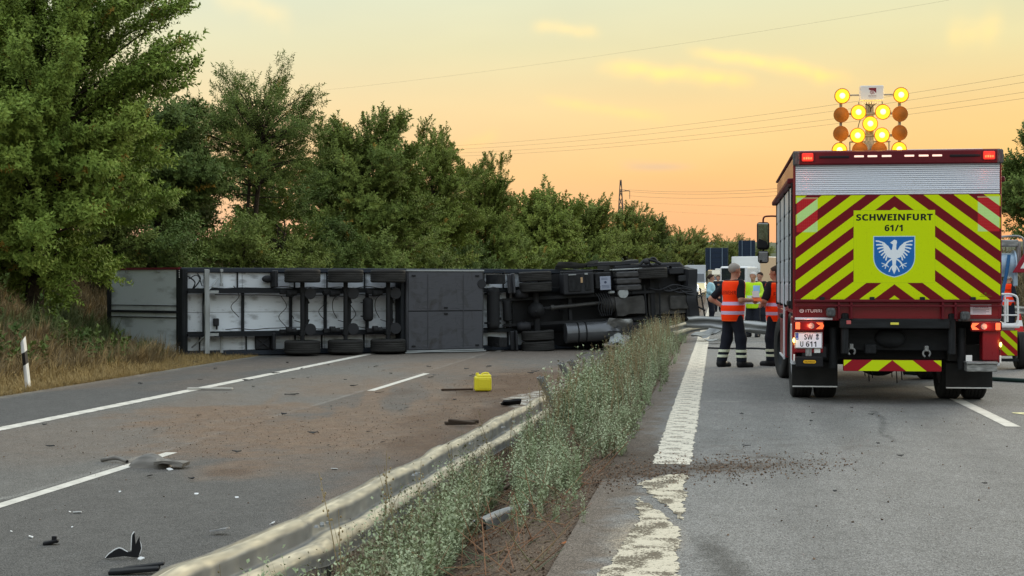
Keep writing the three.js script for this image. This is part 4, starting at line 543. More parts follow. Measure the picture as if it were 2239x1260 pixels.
  // rear underrun bumper and its brackets, lamp clutter
  part('underrun_bar', [jitter(new THREE.BoxGeometry(.13, 2.36, .12, 2, 16, 2).translate(.62, 1.28, .62), .03, 3), ], W.bumper, t);
  part('bumper_bracket', [box(.4, .08, .05, .8, 1.83, .5, 0, .4), box(.4, .08, .05, .8, .62, .5, 0, .4), rod([.62, 1.83, .6], [1.05, 2.2, .1], .025), rod([.62, .62, .6], [.3, .25, .1], .025)], W.bumper, t);
  for (const y of [.32, 2.24]) part('stay', [rbox(.05, .42, .05, .01, 1.15, y, .08), rbox(.09, .08, .08, .01, 1.15, y + .2, .1), rbox(.09, .08, .08, .01, 1.15, y - .2, .1)], W.bumper, t);
  part('rear_lamp_cables', [tube([[.15, 2.3, .1], [.35, 2.1, .3], [.3, 1.9, .2], [.5, 2.2, .3], [.45, 2.35, .15]], .02, 24, 5), tube([[.2, 2.2, .15], [.4, 2.3, .35], [.55, 2.0, .3]], .015, 16, 5)], W.plastic, t);
  for (const [a, b, y, z] of [[.9, 6.4, 1.72, .36], [1.2, 6.3, .76, .36], [.8, 6.4, 1.95, .1]]) part('air_line', [tube(Array.from({ length: 14 }, (_, i) => [lerp(a, b, i / 13), y + (hash(i, y * 100) - .5) * .07, z + (hash(i, 7) - .5) * .06]), .013, 70, 5)], W.plastic, t);
  for (const [x, y] of [[2.9, 1.2], [4.1, 1.35], [5.0, .95], [1.5, 1.5]]) part('cable_loop', [tube([[x, y + .5, .1], [x + .12, y + .2, .25], [x - .1, y - .1, .2], [x + .15, y - .4, .1]], .011, 20, 5)], W.plastic, t);
  for (let i = 0; i < 11; i++) for (const y of [.16, 2.36]) part('rivet_clip', rbox(.05, .035, .03, .006, .7 + i * 1.15, y, .0), W.bumper, t);
  part('valve_box', [rbox(.16, .22, .12, .03, 1.0, .96, .06), rbox(.05, .1, .05, .01, 1.02, .8, .06)], W.plastic, t);
  part('mud_wing', [rbox(.12, .5, .5, .04, 2.65, 2.2, .25), ball(.2, 2.5, 2.2, .12, .9, .55, .4)], W.plastic, t); part('mud_wing', rbox(.1, .5, .4, .04, 2.62, .4, .2), W.plastic, t); part('hydraulic_box', [rbox(.42, .44, .16, .03, 2.35, .38, .06), rod([2.15, .5, .15], [2.5, .22, .2], .02), rod([2.2, .22, .16], [2.5, .5, .2], .02)], W.plastic, t);
  // three axles
  [3.36, 4.66, 5.97].forEach((x, k) => {
    const a = part('axle', [cyl(.065, .065, 2.0, 'y', x, 1.26, .72, 14), rbox(.16, .16, .2, .03, x, .62, .68), rbox(.16, .16, .2, .03, x, 1.88, .68)], W.underDark, t);
    for (const y of [.235, 2.285]) { wheel(a, .52, .385, 'y', x, y, .72, W.underDark); part('brake_chamber', [cyl(.10, .10, .15, 'x', x - .38, y > 1 ? 1.78 : .72, .66, 14), rbox(.22, .13, .16, .03, x - .52, y > 1 ? 1.82 : .68, .56), cyl(.06, .085, .18, 'x', x - .26, y > 1 ? 1.80 : .70, .66, 12)], W.underDark, a); part('air_spring', [cyl(.14, .12, .34, 'z', x + .24, y > 1 ? 1.78 : .74, .52, 16), cyl(.17, .17, .05, 'z', x + .24, y > 1 ? 1.78 : .74, .70, 16)], W.plastic, a); part('trailing_arm', [rbox(.85, .10, .12, .03, x - .18, y > 1 ? 1.82 : .68, .56)], W.underDark, a); }
    part('stay_rod', [rod([x + .1, 1.78, .6], [x + .34, 1.5, .2], .03), rod([x + .1, .74, .6], [x + .34, 1.0, .2], .03), rbox(.10, 1.0, .12, .02, x + .22, 1.26, .35)], W.underDark, a);
    part('brake_hose', [tube([[x - .1, 1.8, .6], [x - .3, 1.6, .5], [x - .32, 1.3, .5], [x - .18, 1.05, .45]], .012, 18, 5), tube([[x + .2, .75, .6], [x + .05, .9, .75], [x - .2, 1.0, .6]], .012, 14, 5)], W.plastic, a);
  });
  part('air_tank', [lathe([[.001, -.36], [.10, -.34], [.15, -.29], [.155, -.2], [.155, .2], [.15, .29], [.10, .34], [.001, .36]], 20, 'y', 5.42, 1.3, .5), box(.33, .03, .2, 5.42, 1.5, .4), box(.33, .03, .2, 5.42, 1.1, .4)], W.underDark, t);
  // pallet box under the floor: two lids in a frame
  const pb = part('pallet_box', [rbox(2.5, 2.40, .72, .03, 7.78, 1.26, .40)], W.palletBox, t);
  W.lid = std(C(.10, .104, .118), .5, 0, { map: canvasTex(512, 256, (c, w, h) => { c.fillStyle = '#d8d8da'; c.fillRect(0, 0, w, h); for (let i = 0; i < 220; i++) { c.strokeStyle = hash(i, 9) > .4 ? `rgba(255,255,255,${hash(i, 5) * .35})` : `rgba(60,55,50,${hash(i, 5) * .35})`; c.lineWidth = .5 + hash(i, 6) * 1.5; const x = hash(i, 1) * w, y = hash(i, 2) * h, l = 10 + hash(i, 3) * 90, a = hash(i, 4) > .5 ? .05 : hash(i, 8) * 3; c.beginPath(); c.moveTo(x, y); c.lineTo(x + Math.cos(a) * l, y + Math.sin(a) * l * .5); c.stroke(); } for (let i = 0; i < 60; i++) { c.fillStyle = `rgba(110,95,75,${hash(i, 15) * .14})`; c.beginPath(); c.ellipse(hash(i, 11) * w, hash(i, 12) * h, 8 + hash(i, 13) * 60, 3 + hash(i, 14) * 16, hash(i, 16) * 3, 0, 7); c.fill(); } }) });
  part('box_lid', rbox(2.38, 1.13, .03, .01, 7.78, .66, .775), W.lid, pb); part('box_lid', rbox(2.38, 1.15, .03, .01, 7.78, 1.83, .775), W.lid, pb); part('lid_edge', [rbox(2.5, .05, .06, .01, 7.78, 2.455, .77)], W.bumper, pb); part('lid_edge', [rbox(2.5, .035, .06, .01, 7.78, .06, .76, 0, 0, .006)], W.bumper, pb); part('lid_seal', rbox(2.4, .02, .02, .005, 7.78, 1.245, .775), W.underDark, pb); part('box_end', rbox(.13, 2.36, .5, .03, 6.46, 1.26, .4), W.dark, t);
  for (const [x, y] of [[6.75, .2], [8.8, .2], [6.75, 2.3], [8.8, 2.3], [7.78, 1.16], [7.78, 1.34]]) part('latch', [rbox(.12, .05, .04, .01, x, y, .80)], W.underDark, pb); for (const x of [7.2, 8.35]) part('lid_rib', rbox(.03, 2.2, .012, .004, x, 1.25, .794), W.palletBox, pb);
  part('round_cover', cyl(.14, .14, .05, 'z', 8.95, 2.06, .79, 20), W.plastic, pb);
  // landing legs, spare cylinder, kingpin plate
  part('landing_leg', [rbox(.14, .3, 1.05, .02, 9.5, 2.2, .5), rbox(.26, .3, .05, .02, 9.5, 2.2, 1.02), tube([[9.4, 2.36, .6], [9.45, 2.44, .6], [9.75, 2.44, .6], [9.8, 2.36, .6], [9.75, 2.3, .6]], .014, 20, 5)], W.underDark, t); part('landing_leg', [rbox(.14, .3, 1.05, .02, 9.55, .28, .5), rbox(.26, .3, .05, .02, 9.55, .28, 1.02), rbox(.3, .12, .2, .03, 9.6, .18, .7)], W.underDark, t);
  part('spare_cylinder', [lathe([[.001, -.66], [.15, -.64], [.19, -.55], [.2, -.5], [.2, .5], [.19, .55], [.15, .64], [.001, .66]], 20, 'y', 9.48, 1.3, .45), box(.44, .05, .3, 9.48, 1.75, .4), box(.44, .05, .3, 9.48, .85, .4)], W.underDark, t);
  part('valve', [rbox(.06, .08, .08, .01, 9.82, 1.55, .2), rbox(.06, .08, .08, .01, 9.82, .98, .2), tube([[10.05, 2.1, .05], [10.2, 2.16, .08], [10.3, 2.12, .05]], .012, 10, 5)], W.plastic, t);
  part('coupling_plate', [rbox(2.9, 1.44, .06, .12, 11.7, 1.24, .12), cyl(.05, .05, .1, 'z', 11.9, 1.24, .2)], W.underDark, t);
  part('loose_strip', [jitter(new THREE.BoxGeometry(2.6, .03, .05, 16, 1, 1).translate(7.7, .03, 1.02), .02, 1.4, 5)], W.bumper, t);
}
// ---------------------------------------------------------------- overturned tractor unit (same local frame, origin on the road under the drive axle)
{
  const t = thing('tractor_unit', 'wrecked dark tractor unit lying on its side in front of its trailer, underside showing', 'truck', [-5.5, LY - .02, -45.6], 17.5 * R); t.rotation.order = 'YXZ'; t.rotation.z = 2.7 * R;
  part('chassis_rail', [box(5.9, .09, .04, 1.9, 1.65, -.06), box(5.9, .03, .26, 1.9, 1.66, -.18)], W.underDark, t); part('chassis_rail', [box(5.9, .09, .04, 1.9, .86, -.06), box(5.9, .03, .26, 1.9, .85, -.18)], W.underDark, t);
  part('cross_member', [box(.1, .8, .2, -.9, 1.25, -.15), box(.1, .8, .2, 1.1, 1.25, -.2), box(.12, .8, .2, 2.6, 1.25, -.2)], W.underDark, t);
  part('backing_deck', rbox(6.4, 2.3, .10, .05, 2.0, 1.24, -.72), W.underDark, t);
  const ax = part('drive_axle', [cyl(.09, .09, 1.6, 'y', 0, 1.25, .02, 14), lathe([[.001, .26], [.1, .25], [.2, .16], [.26, .02], [.26, -.08], [.16, -.22], [.001, -.25]], 24, 'z', -.02, 1.27, .06), ball(.04, -.08, 1.24, .32), cyl(.05, .07, .3, 'x', .32, 1.32, .02)], W.underDark, t);
  for (const y of [.17, .50, 2.0, 2.33]) wheel(ax, .51, .305, 'y', 0, y, 0, W.underDark);
  part('drive_shaft', [rod([.35, 1.32, .02], [2.4, 1.42, -.1], .06, 12), cyl(.09, .09, .1, 'x', .5, 1.33, .02)], W.mid, ax);
  part('air_spring', [lathe([[.001, -.22], [.12, -.2], [.15, -.06], [.13, 0], [.15, .06], [.12, .2], [.001, .22]], 18, 'x', -.45, 1.80, .0)], W.plastic, t); part('air_spring', [lathe([[.001, -.22], [.12, -.2], [.15, -.06], [.13, 0], [.15, .06], [.12, .2], [.001, .22]], 18, 'x', -.42, .80, .0)], W.plastic, t);
  part('air_tank', [lathe([[.001, -.34], [.1, -.32], [.14, -.27], [.14, .27], [.1, .32], [.001, .34]], 18, 'y', -.92, 1.30, .0)], W.underDark, t);
  part('mud_guard', [rbox(.07, .62, .7, .03, -.72, 2.15, .0), rbox(.14, .6, .10, .03, -.82, 2.14, .1)], W.palletBox, t); part('mud_guard', [rbox(.07, .62, .7, .03, -.72, .38, .0), rbox(.14, .6, .10, .03, -.82, .38, .1)], W.plastic, t);
  // upper side: battery box with cover, exhaust box with label, stacked ribs
  const bb = part('battery_box', [rbox(.98, .68, .62, .05, 1.33, 2.05, -.08), rbox(.95, .06, .5, .02, 1.33, 2.42, -.05)], W.plastic, t); part('cover', [rbox(.40, .54, .03, .02, 1.2, 2.08, .25)], W.underDark, bb); part('cover', [rbox(.18, .5, .03, .02, 1.62, 2.08, .25)], W.underDark, bb); part('clip', [box(.24, .03, .02, 1.13, 2.33, .27), box(.1, .05, .02, 1.57, 2.34, .27)], W.bumper, bb); part('scorch_mark', [rbox(.07, .17, .012, .02, 1.42, 2.15, .263)], std(C(.42, .28, .16), .6), bb);
  const eb = part('exhaust_box', [rbox(.52, .52, .6, .05, 2.13, 2.10, -.1)], W.underDark, t);
  const labTex = canvasTex(96, 128, (c, w, h) => { c.fillStyle = '#8f96a8'; c.fillRect(0, 0, w, h); c.fillStyle = '#3d4459'; for (const y of [14, 26, 84, 96, 108]) c.fillRect(12, y, 72 - (y % 3) * 8, 4); c.beginPath(); c.arc(48, 56, 12, 0, 7); c.fill(); });
  part('label_plate', rbox(.34, .42, .02, .01, 2.18, 2.02, .215), std(0xffffff, .6, 0, { map: labTex }), eb);
  const rb = part('silencer', [rbox(.82, .2, .5, .06, 2.95, 2.26, -.05), rbox(.82, .2, .5, .06, 2.95, 2.05, -.05), rbox(.82, .2, .5, .06, 2.95, 1.84, -.05)], W.grey = std(C(.075, .075, .08), .6, .2, { map: grimeTex }), t); part('heat_shield', rbox(.98, .04, .4, .015, 2.92, 2.42, -.02), W.bumper, rb);
  part('filter_pot', [cyl(.16, .16, .18, 'z', 2.75, 1.68, .1, 20), ball(.1, 2.4, 1.72, .05, 1.2, .5, .8)], W.bumper, t);
  part('gearbox', [jitter(new THREE.BoxGeometry(.9, .62, .6, 6, 6, 6).translate(2.95, 1.28, -.15), .06, 3), cyl(.24, .3, .4, 'x', 2.3, 1.35, -.2)], W.mid, t);
  part('engine', [jitter(new THREE.BoxGeometry(1.2, .7, .6, 8, 6, 6).translate(4.2, 1.3, -.3), .05, 3, 4), rbox(.7, .46, .3, .06, 4.6, 1.3, -.02)], W.mid, t);
  part('hose_loom', [0, 1, 2, 3, 4, 5].map(i => tube([[1.9 + i * .08, 1.72, .02], [2.0 + i * .07, 1.5, .1], [1.95 + i * .09, 1.25, .08], [2.05 + i * .06, 1.0, .05]], .016, 14, 5)), W.plastic, t); part('hose_loom', [0, 1, 2, 3].map(i => tube([[3.6 + i * .3, 1.8, .05], [3.9 + i * .3, 1.72 - i * .05, .2], [4.4 + i * .25, 1.86 - i * .12, .15], [5 + i * .1, 1.7 - i * .08, .1]], .025, 20, 5)), W.plastic, t);
  // lower side: crushed fuel tank
  const tank = jitter(new THREE.CylinderGeometry(.31, .31, 1.75, 28, 18).rotateZ(Math.PI / 2), .012, 6); { const p = tank.attributes.position; for (let i = 0; i < p.count; i++) { const x = p.getX(i), k = smooth(.1, .85, x); p.setXYZ(i, x, p.getY(i) * (1 - .25 * k) + k * (vnoise(x * 6, p.getY(i) * 7, 3.5) - .5) * .34, p.getZ(i) * (1 - .3 * k) + k * (vnoise(x * 6 + 9, p.getY(i) * 7, 7.5) - .5) * .3); } tank.computeVertexNormals(); }
  const ft = part('fuel_tank', tank.translate(1.75, .52, .02), W.tank, t); for (const x of [1.25, 1.5]) part('tank_strap', [put(new THREE.TorusGeometry(.318, .022, 6, 28), x, .52, .02, 0, Math.PI / 2, 0)], W.underDark, ft);
  part('torn_sheet', [jitter(new THREE.PlaneGeometry(.7, .45, 12, 8).rotateX(.3).translate(2.6, .66, .2), .12, 4, 2)], M.galv, t); part('torn_sheet', [jitter(new THREE.PlaneGeometry(.6, .4, 12, 8).rotateX(-.5).translate(2.5, .25, .25), .13, 4, 8)], W.bumper, t);
  part('side_fairing', [jitter(new THREE.BoxGeometry(1.6, .6, .5, 10, 6, 4).translate(3.4, .5, -.1), .10, 2.5, 3)], W.plastic, t);
  // front axle
  const fa = part('front_axle', [box(.14, 1.9, .12, 3.72, 1.25, .02), rod([3.45, 1.9, .1], [3.5, .5, .12], .03), rod([3.95, 1.9, .1], [3.9, .4, .12], .03), box(.5, .1, .1, 3.7, 1.7, -.05), box(.5, .1, .1, 3.7, .85, -.05)], W.underDark, t); wheel(fa, .51, .35, 'y', 3.72, 2.26, .0, W.underDark); wheel(fa, .51, .33, 'y', 3.72, .30, -.1, W.underDark);
  part('leaf_spring', [box(1.7, .08, .06, 3.75, 1.68, .06), box(1.4, .08, .05, 3.75, 1.68, .11)], W.underDark, t); part('leaf_spring', [box(1.7, .08, .06, 3.75, .84, .06), box(1.4, .08, .05, 3.75, .84, .11)], W.underDark, t);
  // cab body behind, bumper and torn front
  const cabPts = [[2.65, .05], [4.75, .0], [5.05, .3], [5.08, 2.2], [4.75, 2.5], [2.65, 2.5]];
  part('cab', [jitter(extr(cabPts, 2.3, .05).translate(0, 0, -2.75), .05, 1.2)], W.plastic, t);
  part('wheel_arch', [put(new THREE.TorusGeometry(.62, .05, 6, 20, 3.4), 3.75, 2.42, -.15, Math.PI / 2, 0, 3.2)], W.plastic, t);
  part('bumper', [jitter(new THREE.BoxGeometry(.3, 2.3, .7, 4, 16, 6).translate(5.0, 1.2, -.2), .09, 2.2, 6)], W.plastic, t);
  part('radiator', [rbox(.14, 1.1, .7, .03, 4.85, 1.25, -.25)], W.underDark, t);
  part('crash_beam', [rod([4.5, 1.75, .1], [5.2, 1.55, .05], .05), rod([5.15, 1.75, .0], [5.2, .5, .12], .03), rod([5.28, 1.7, .05], [5.42, .45, .1], .025), rod([5.05, 1.2, .1], [5.4, 1.0, .1], .03)], W.underDark, t);
  part('torn_fairing', [jitter(new THREE.PlaneGeometry(1.3, .5, 16, 8).rotateX(1.2).translate(1.5, 2.62, -.6), .10, 2.5, 3)], W.bumper, t); part('torn_fairing', [jitter(new THREE.BoxGeometry(1.6, .10, .6, 14, 2, 6).translate(2.6, 2.62, -.7), .08, 2.2, 7)], W.plastic, t);
  part('steering_linkage', [tube([[3.4, 2.52, -.2], [3.6, 2.68, -.2], [3.85, 2.66, -.2], [4.1, 2.54, -.2]], .05, 20, 8), ball(.09, 3.62, 2.62, -.15), put(new THREE.TorusGeometry(.12, .035, 8, 18), 3.85, 2.62, -.2)], W.plastic, t);
  part('cab_step', [rbox(.5, .22, .4, .04, 4.55, 2.3, -.2), rbox(.4, .2, .4, .04, 4.8, 2.05, -.2)], W.plastic, t);
}
// ---------------------------------------------------------------- guard rails
const railTex = dataTex(1024, 128, (i, j) => { const u = i / 1024, v = j / 128; const a = pnoise(u * 12, v * 40, 40, 141) * .5 + pnoise(u * 48, v * 60, 60, 142) * .5, b = pnoise(u * 40, v * 8, 40, 143), q = (v * 2) % 1, dust = clamp((smooth(.10, .18, q) * smooth(.44, .36, q) + smooth(.56, .64, q) * smooth(.94, .84, q)) + (b - .5) * .5); const k = .80 + .35 * (a - .5); return [lerp(138, 248, dust) * k, lerp(140, 234, dust) * k, lerp(140, 203, dust) * k]; });
const railMat = std(C(.86, .85, .82), .75, .12, { map: railTex, bumpMap: railTex, bumpScale: .004 });

const WP = [[0, .012], [.012, .0], [.04, .062], [.06, .08], [.09, .08], [.112, .062], [.145, .004], [.165, .004], [.198, .062], [.22, .08], [.25, .08], [.27, .062], [.298, .0], [.31, .012]];
// path rows: [x, y of the lower edge, F, tilt back in degrees, heading dx per dF is taken from the path]
function beam(rows, dents = 0, seed = 0, seg = 90, face = 1, wide = 1) {
  const cv = new THREE.CatmullRomCurve3(rows.map(r => V(r[0], r[1], -r[2]))), P = [], U = [], idx = [], n = WP.length, lp = [...WP.map(p => [p[0] * wide, p[1]]), ...WP.slice().reverse().map(p => [p[0] * wide, p[1] - .007])], m = lp.length;
  for (let i = 0; i <= seg; i++) {
    const t = i / seg, q = t * (rows.length - 1), k = Math.min(rows.length - 2, q | 0), tilt = lerp(rows[k][3], rows[k + 1][3], q - k) * R, c = cv.getPoint(t), tg = cv.getTangent(t), out = V().crossVectors(tg, UP).normalize().multiplyScalar(face), up = V().crossVectors(out, tg).normalize(); if (up.y < 0) up.negate();
    const u2 = up.clone().multiplyScalar(Math.cos(tilt)).addScaledVector(out, -Math.sin(tilt)), o2 = out.clone().multiplyScalar(Math.cos(tilt)).addScaledVector(up, Math.sin(tilt));
    const len = t * cv.getLength();
    for (let j = 0; j < m; j++) { const a = lp[j], kk = vnoise(len * .7 + seed, a[0] * 4), d = dents * ((vnoise(len * .8 + seed, a[0] * 5) - .5) + 1.6 * Math.max(0, Math.abs(kk - .5) * 2 - .5) + .15 * (vnoise(len * 6 + seed, a[0] * 9 + 3) - .5)), e = dents * .5 * (vnoise(len * 2.3 + seed + 40, a[0] * 5) - .5); const p = c.clone().addScaledVector(u2, a[0] + e).addScaledVector(o2, a[1] + d); P.push(p.x, p.y, p.z); U.push(len * .2, j / m); }
  }
  for (let i = 0; i < seg; i++) for (let j = 0; j < m; j++) { const a = i * m + j, b = i * m + (j + 1) % m, c2 = a + m, d = b + m; idx.push(a, b, d, a, d, c2); }
  const g = new THREE.BufferGeometry(); g.setAttribute('position', new THREE.Float32BufferAttribute(P, 3)); g.setAttribute('uv', new THREE.Float32BufferAttribute(U, 2)); g.setIndex(idx); g.computeVertexNormals(); return { g, at: (t) => cv.getPoint(t) };
}
function post(h, x, y, z, rx, rz) { return put(merge([box(.008, h, .10, 0, h / 2, 0), box(.05, h, .008, .025, h / 2, .05), box(.05, h, .008, .025, h / 2, -.05)]), x, y, z, rx, 0, rz); }
{
  const t = thing('crash_barrier', 'long dented pale steel crash barrier bent along the median, smeared with dirt', 'crash barrier');
  const rows = [[-2.333, -0.006, 3.6, 50.0], [-2.311, -0.094, 5.2, 52.0], [-2.310, -0.141, 6.8, 54.0], [-2.290, -0.196, 8.2, 54.0], [-2.279, -0.220, 9.6, 55.0], [-2.288, -0.259, 11.2, 56.0], [-2.288, -0.289, 12.8, 56.0], [-2.316, -0.321, 14.2, 58.0], [-2.309, -0.355, 15.6, 55.0], [-2.241, -0.339, 16.8, 52.0], [-2.259, -0.380, 18.4, 55.0], [-2.276, -0.411, 20.0, 58.0], [-2.275, -0.428, 21.8, 60.0], [-2.342, -0.498, 23.0, 64.0]];
  const b = beam(rows, .05, 3, 170, 1, 1.28); part('rail_beam', b.g, railMat, t);
    const bo = []; for (const F of [.115, .125, .255, .262, .40, .405, .55, .66, .70, .78]) { const p = b.at(F); bo.push([p, F]); }
  bo.forEach(([p, F], i) => { part('bolt', [cyl(.018, .012, .014, 'y', p.x - .10, p.y + .215, p.z, 8), cyl(.014, .012, .014, 'y', p.x - .09, p.y + .205, p.z - .09, 8)], M.galv, t); });
  for (const F of [4.6, 6.2, 7.6, 9.1, 11.4, 13.9]) part('post', post(.6, -2.42, -.80 - (F - 4.6) * .022, -F, .05, .1), M.galv, t);
  
}
const leanGroup = 'posts torn loose in the median';
for (const [i, [x, y, F, rx, rz, h]] of [[-2.2, -.52, 20.9, 0, .48, .74], [-2.22, -.52, 24.4, 0, .55, .78], [-2.35, -.5, 26.9, -.1, .6, .66], [-1.8, -.5, 16.9, .1, .35, .4]].entries()) single('barrier_post', put(merge([box(.012, h, .13, 0, h / 2, 0), box(.06, h, .012, .03, h / 2, .065), box(.06, h, .012, .03, h / 2, -.065)]), x, y, -F, rx, .5, rz), i === 3 ? M.galv : M.galv, ['dark steel barrier post leaning out over the white powder', 'dark steel barrier post leaning in the thick median weeds', 'short dark barrier post stub behind the leaning post', 'pale bent post standing in the bare soil of the median'][i], 'post', leanGroup);
{ // torn rail piece in the soil, mangled rails by the wreck's nose
  single('rail_fragment', beam([[-1.42, -.35, 9.95, 60], [-1.34, -.33, 10.2, 60], [-1.22, -.33, 10.45, 55]], .04, 8, 14).g.translate(0, .02, 0), M.galv, 'curved torn strip of barrier metal lying in bare soil', 'metal strip');
  single('torn_rail', beam([[-.8, .34, 37.6, -12], [-.3, .34, 38.0, -8], [.4, .26, 38.2, -5], [1.1, .16, 38.4, 0], [2.0, .04, 38.8, 0]], .14, 5, 22).g, M.galv, 'torn crash barrier rail swept across the lane behind the two orange vests', 'crash barrier');
  single('torn_rail', beam([[-1.1, .1, 38.5, 40], [-.4, .25, 39.3, 30], [.5, .2, 39.6, 20], [1.4, .1, 40, 10]], .14, 15, 24).g, railMat, 'second torn rail lying behind the swept barrier by the wreck', 'crash barrier');
  single('crumpled_sheet', jitter(new THREE.BoxGeometry(.8, .03, .5, 18, 1, 12).rotateZ(.35).rotateY(.5).translate(-.22, .25, -38), .13, 3.2, 4), M.galv, 'crumpled pale sheet metal lying at the end of the weeds', 'sheet metal');
  single('crumpled_sheet', jitter(new THREE.BoxGeometry(.5, .02, .3, 12, 1, 8).rotateY(.9).translate(-.05, .10, -36.4), .06, 5, 9), M.galv, 'small crumpled metal piece on the asphalt edge near the torn rail', 'sheet metal');
}
// distant barriers
function barrierRun(label, r, F0, F1, face, step = 4) { const t = thing('crash_barrier', label, 'crash barrier'); const rows = []; for (let F = F0; F <= F1; F += step) rows.push([r + shift(F), .44 + landY(r + shift(F), F) * 0 + rise(F) + (r < -1 ? LY * .5 : 0), F, 0]); part('rail_beam', beam(rows, 0, 0, rows.length * 2, face).g, M.galv, t); for (let F = F0; F < F1; F += step) part('post', box(.06, .75, .1, r + shift(F) + face * .05 * -1, .36 + rise(F) + (r < -1 ? LY * .5 : 0), -F), M.galv, t); }
barrierRun('straight grey crash barrier along the far verge beyond the fire engine', 9.6, 40, 120, -1);
barrierRun('undamaged crash barrier in the median beyond the wreck', -1.7, 62, 200, 1);

// ---------------------------------------------------------------- small things on the road
{ // yellow canister
  const t = thing('canister', 'bright yellow plastic canister standing on the dirty lane', 'canister', [-4.5, LY, -28.3], .25);
  const yel = new THREE.MeshPhysicalMaterial({ color: C(.72, .62, .02), roughness: .45, map: canvasTex(64, 64, (c) => { c.fillStyle = '#fff'; c.fillRect(0, 0, 64, 64); for (let i = 0; i < 90; i++) { c.fillStyle = `rgba(120,100,40,${hash(i, 4) * .3})`; c.fillRect(hash(i, 1) * 64, hash(i, 2) * 64, 1 + hash(i, 3) * 6, 1); } }) });
  part('body', [rbox(.33, .29, .24, .045, 0, .15, 0, 0, 0, 0, 3), rbox(.28, .05, .2, .03, .02, .30, 0, 0, 0, 0, 2), rbox(.22, .18, .01, .02, .02, .15, .121)], yel, t); part('handle', [tube([[-.04, .30, 0], [.0, .345, 0], [.1, .35, 0], [.135, .30, 0]], .016, 16, 8)], yel, t); part('cap', [cyl(.035, .03, .05, 'y', -.105, .335, 0, 14)], yel, t);
}
{ // reflector post
  const t = thing('reflector_post', 'white reflector post with a slanted black band in the dry grass', 'post', [-13.27, -.66, -27.20], .5); t.rotation.order = 'YXZ'; t.rotation.z = .10;
  const s = (y0, y1, m, n, sl0 = 0, sl1 = 0) => { const g = new THREE.CylinderGeometry(.062, .066, y1 - y0, 3, 1).translate(0, (y0 + y1) / 2, 0), p = g.attributes.position; for (let i = 0; i < p.count; i++) { const top = p.getY(i) > (y0 + y1) / 2; p.setY(i, p.getY(i) + p.getX(i) * (top ? sl1 : sl0)); } g.computeVertexNormals(); return part(n, g, m, t); };
  s(0, .56, M.white, 'shaft', 0, .5); s(.5605, .8, M.black, 'black_band', .5, .5); s(.8005, 1.05, M.white, 'cap', .5, 1.1);
}
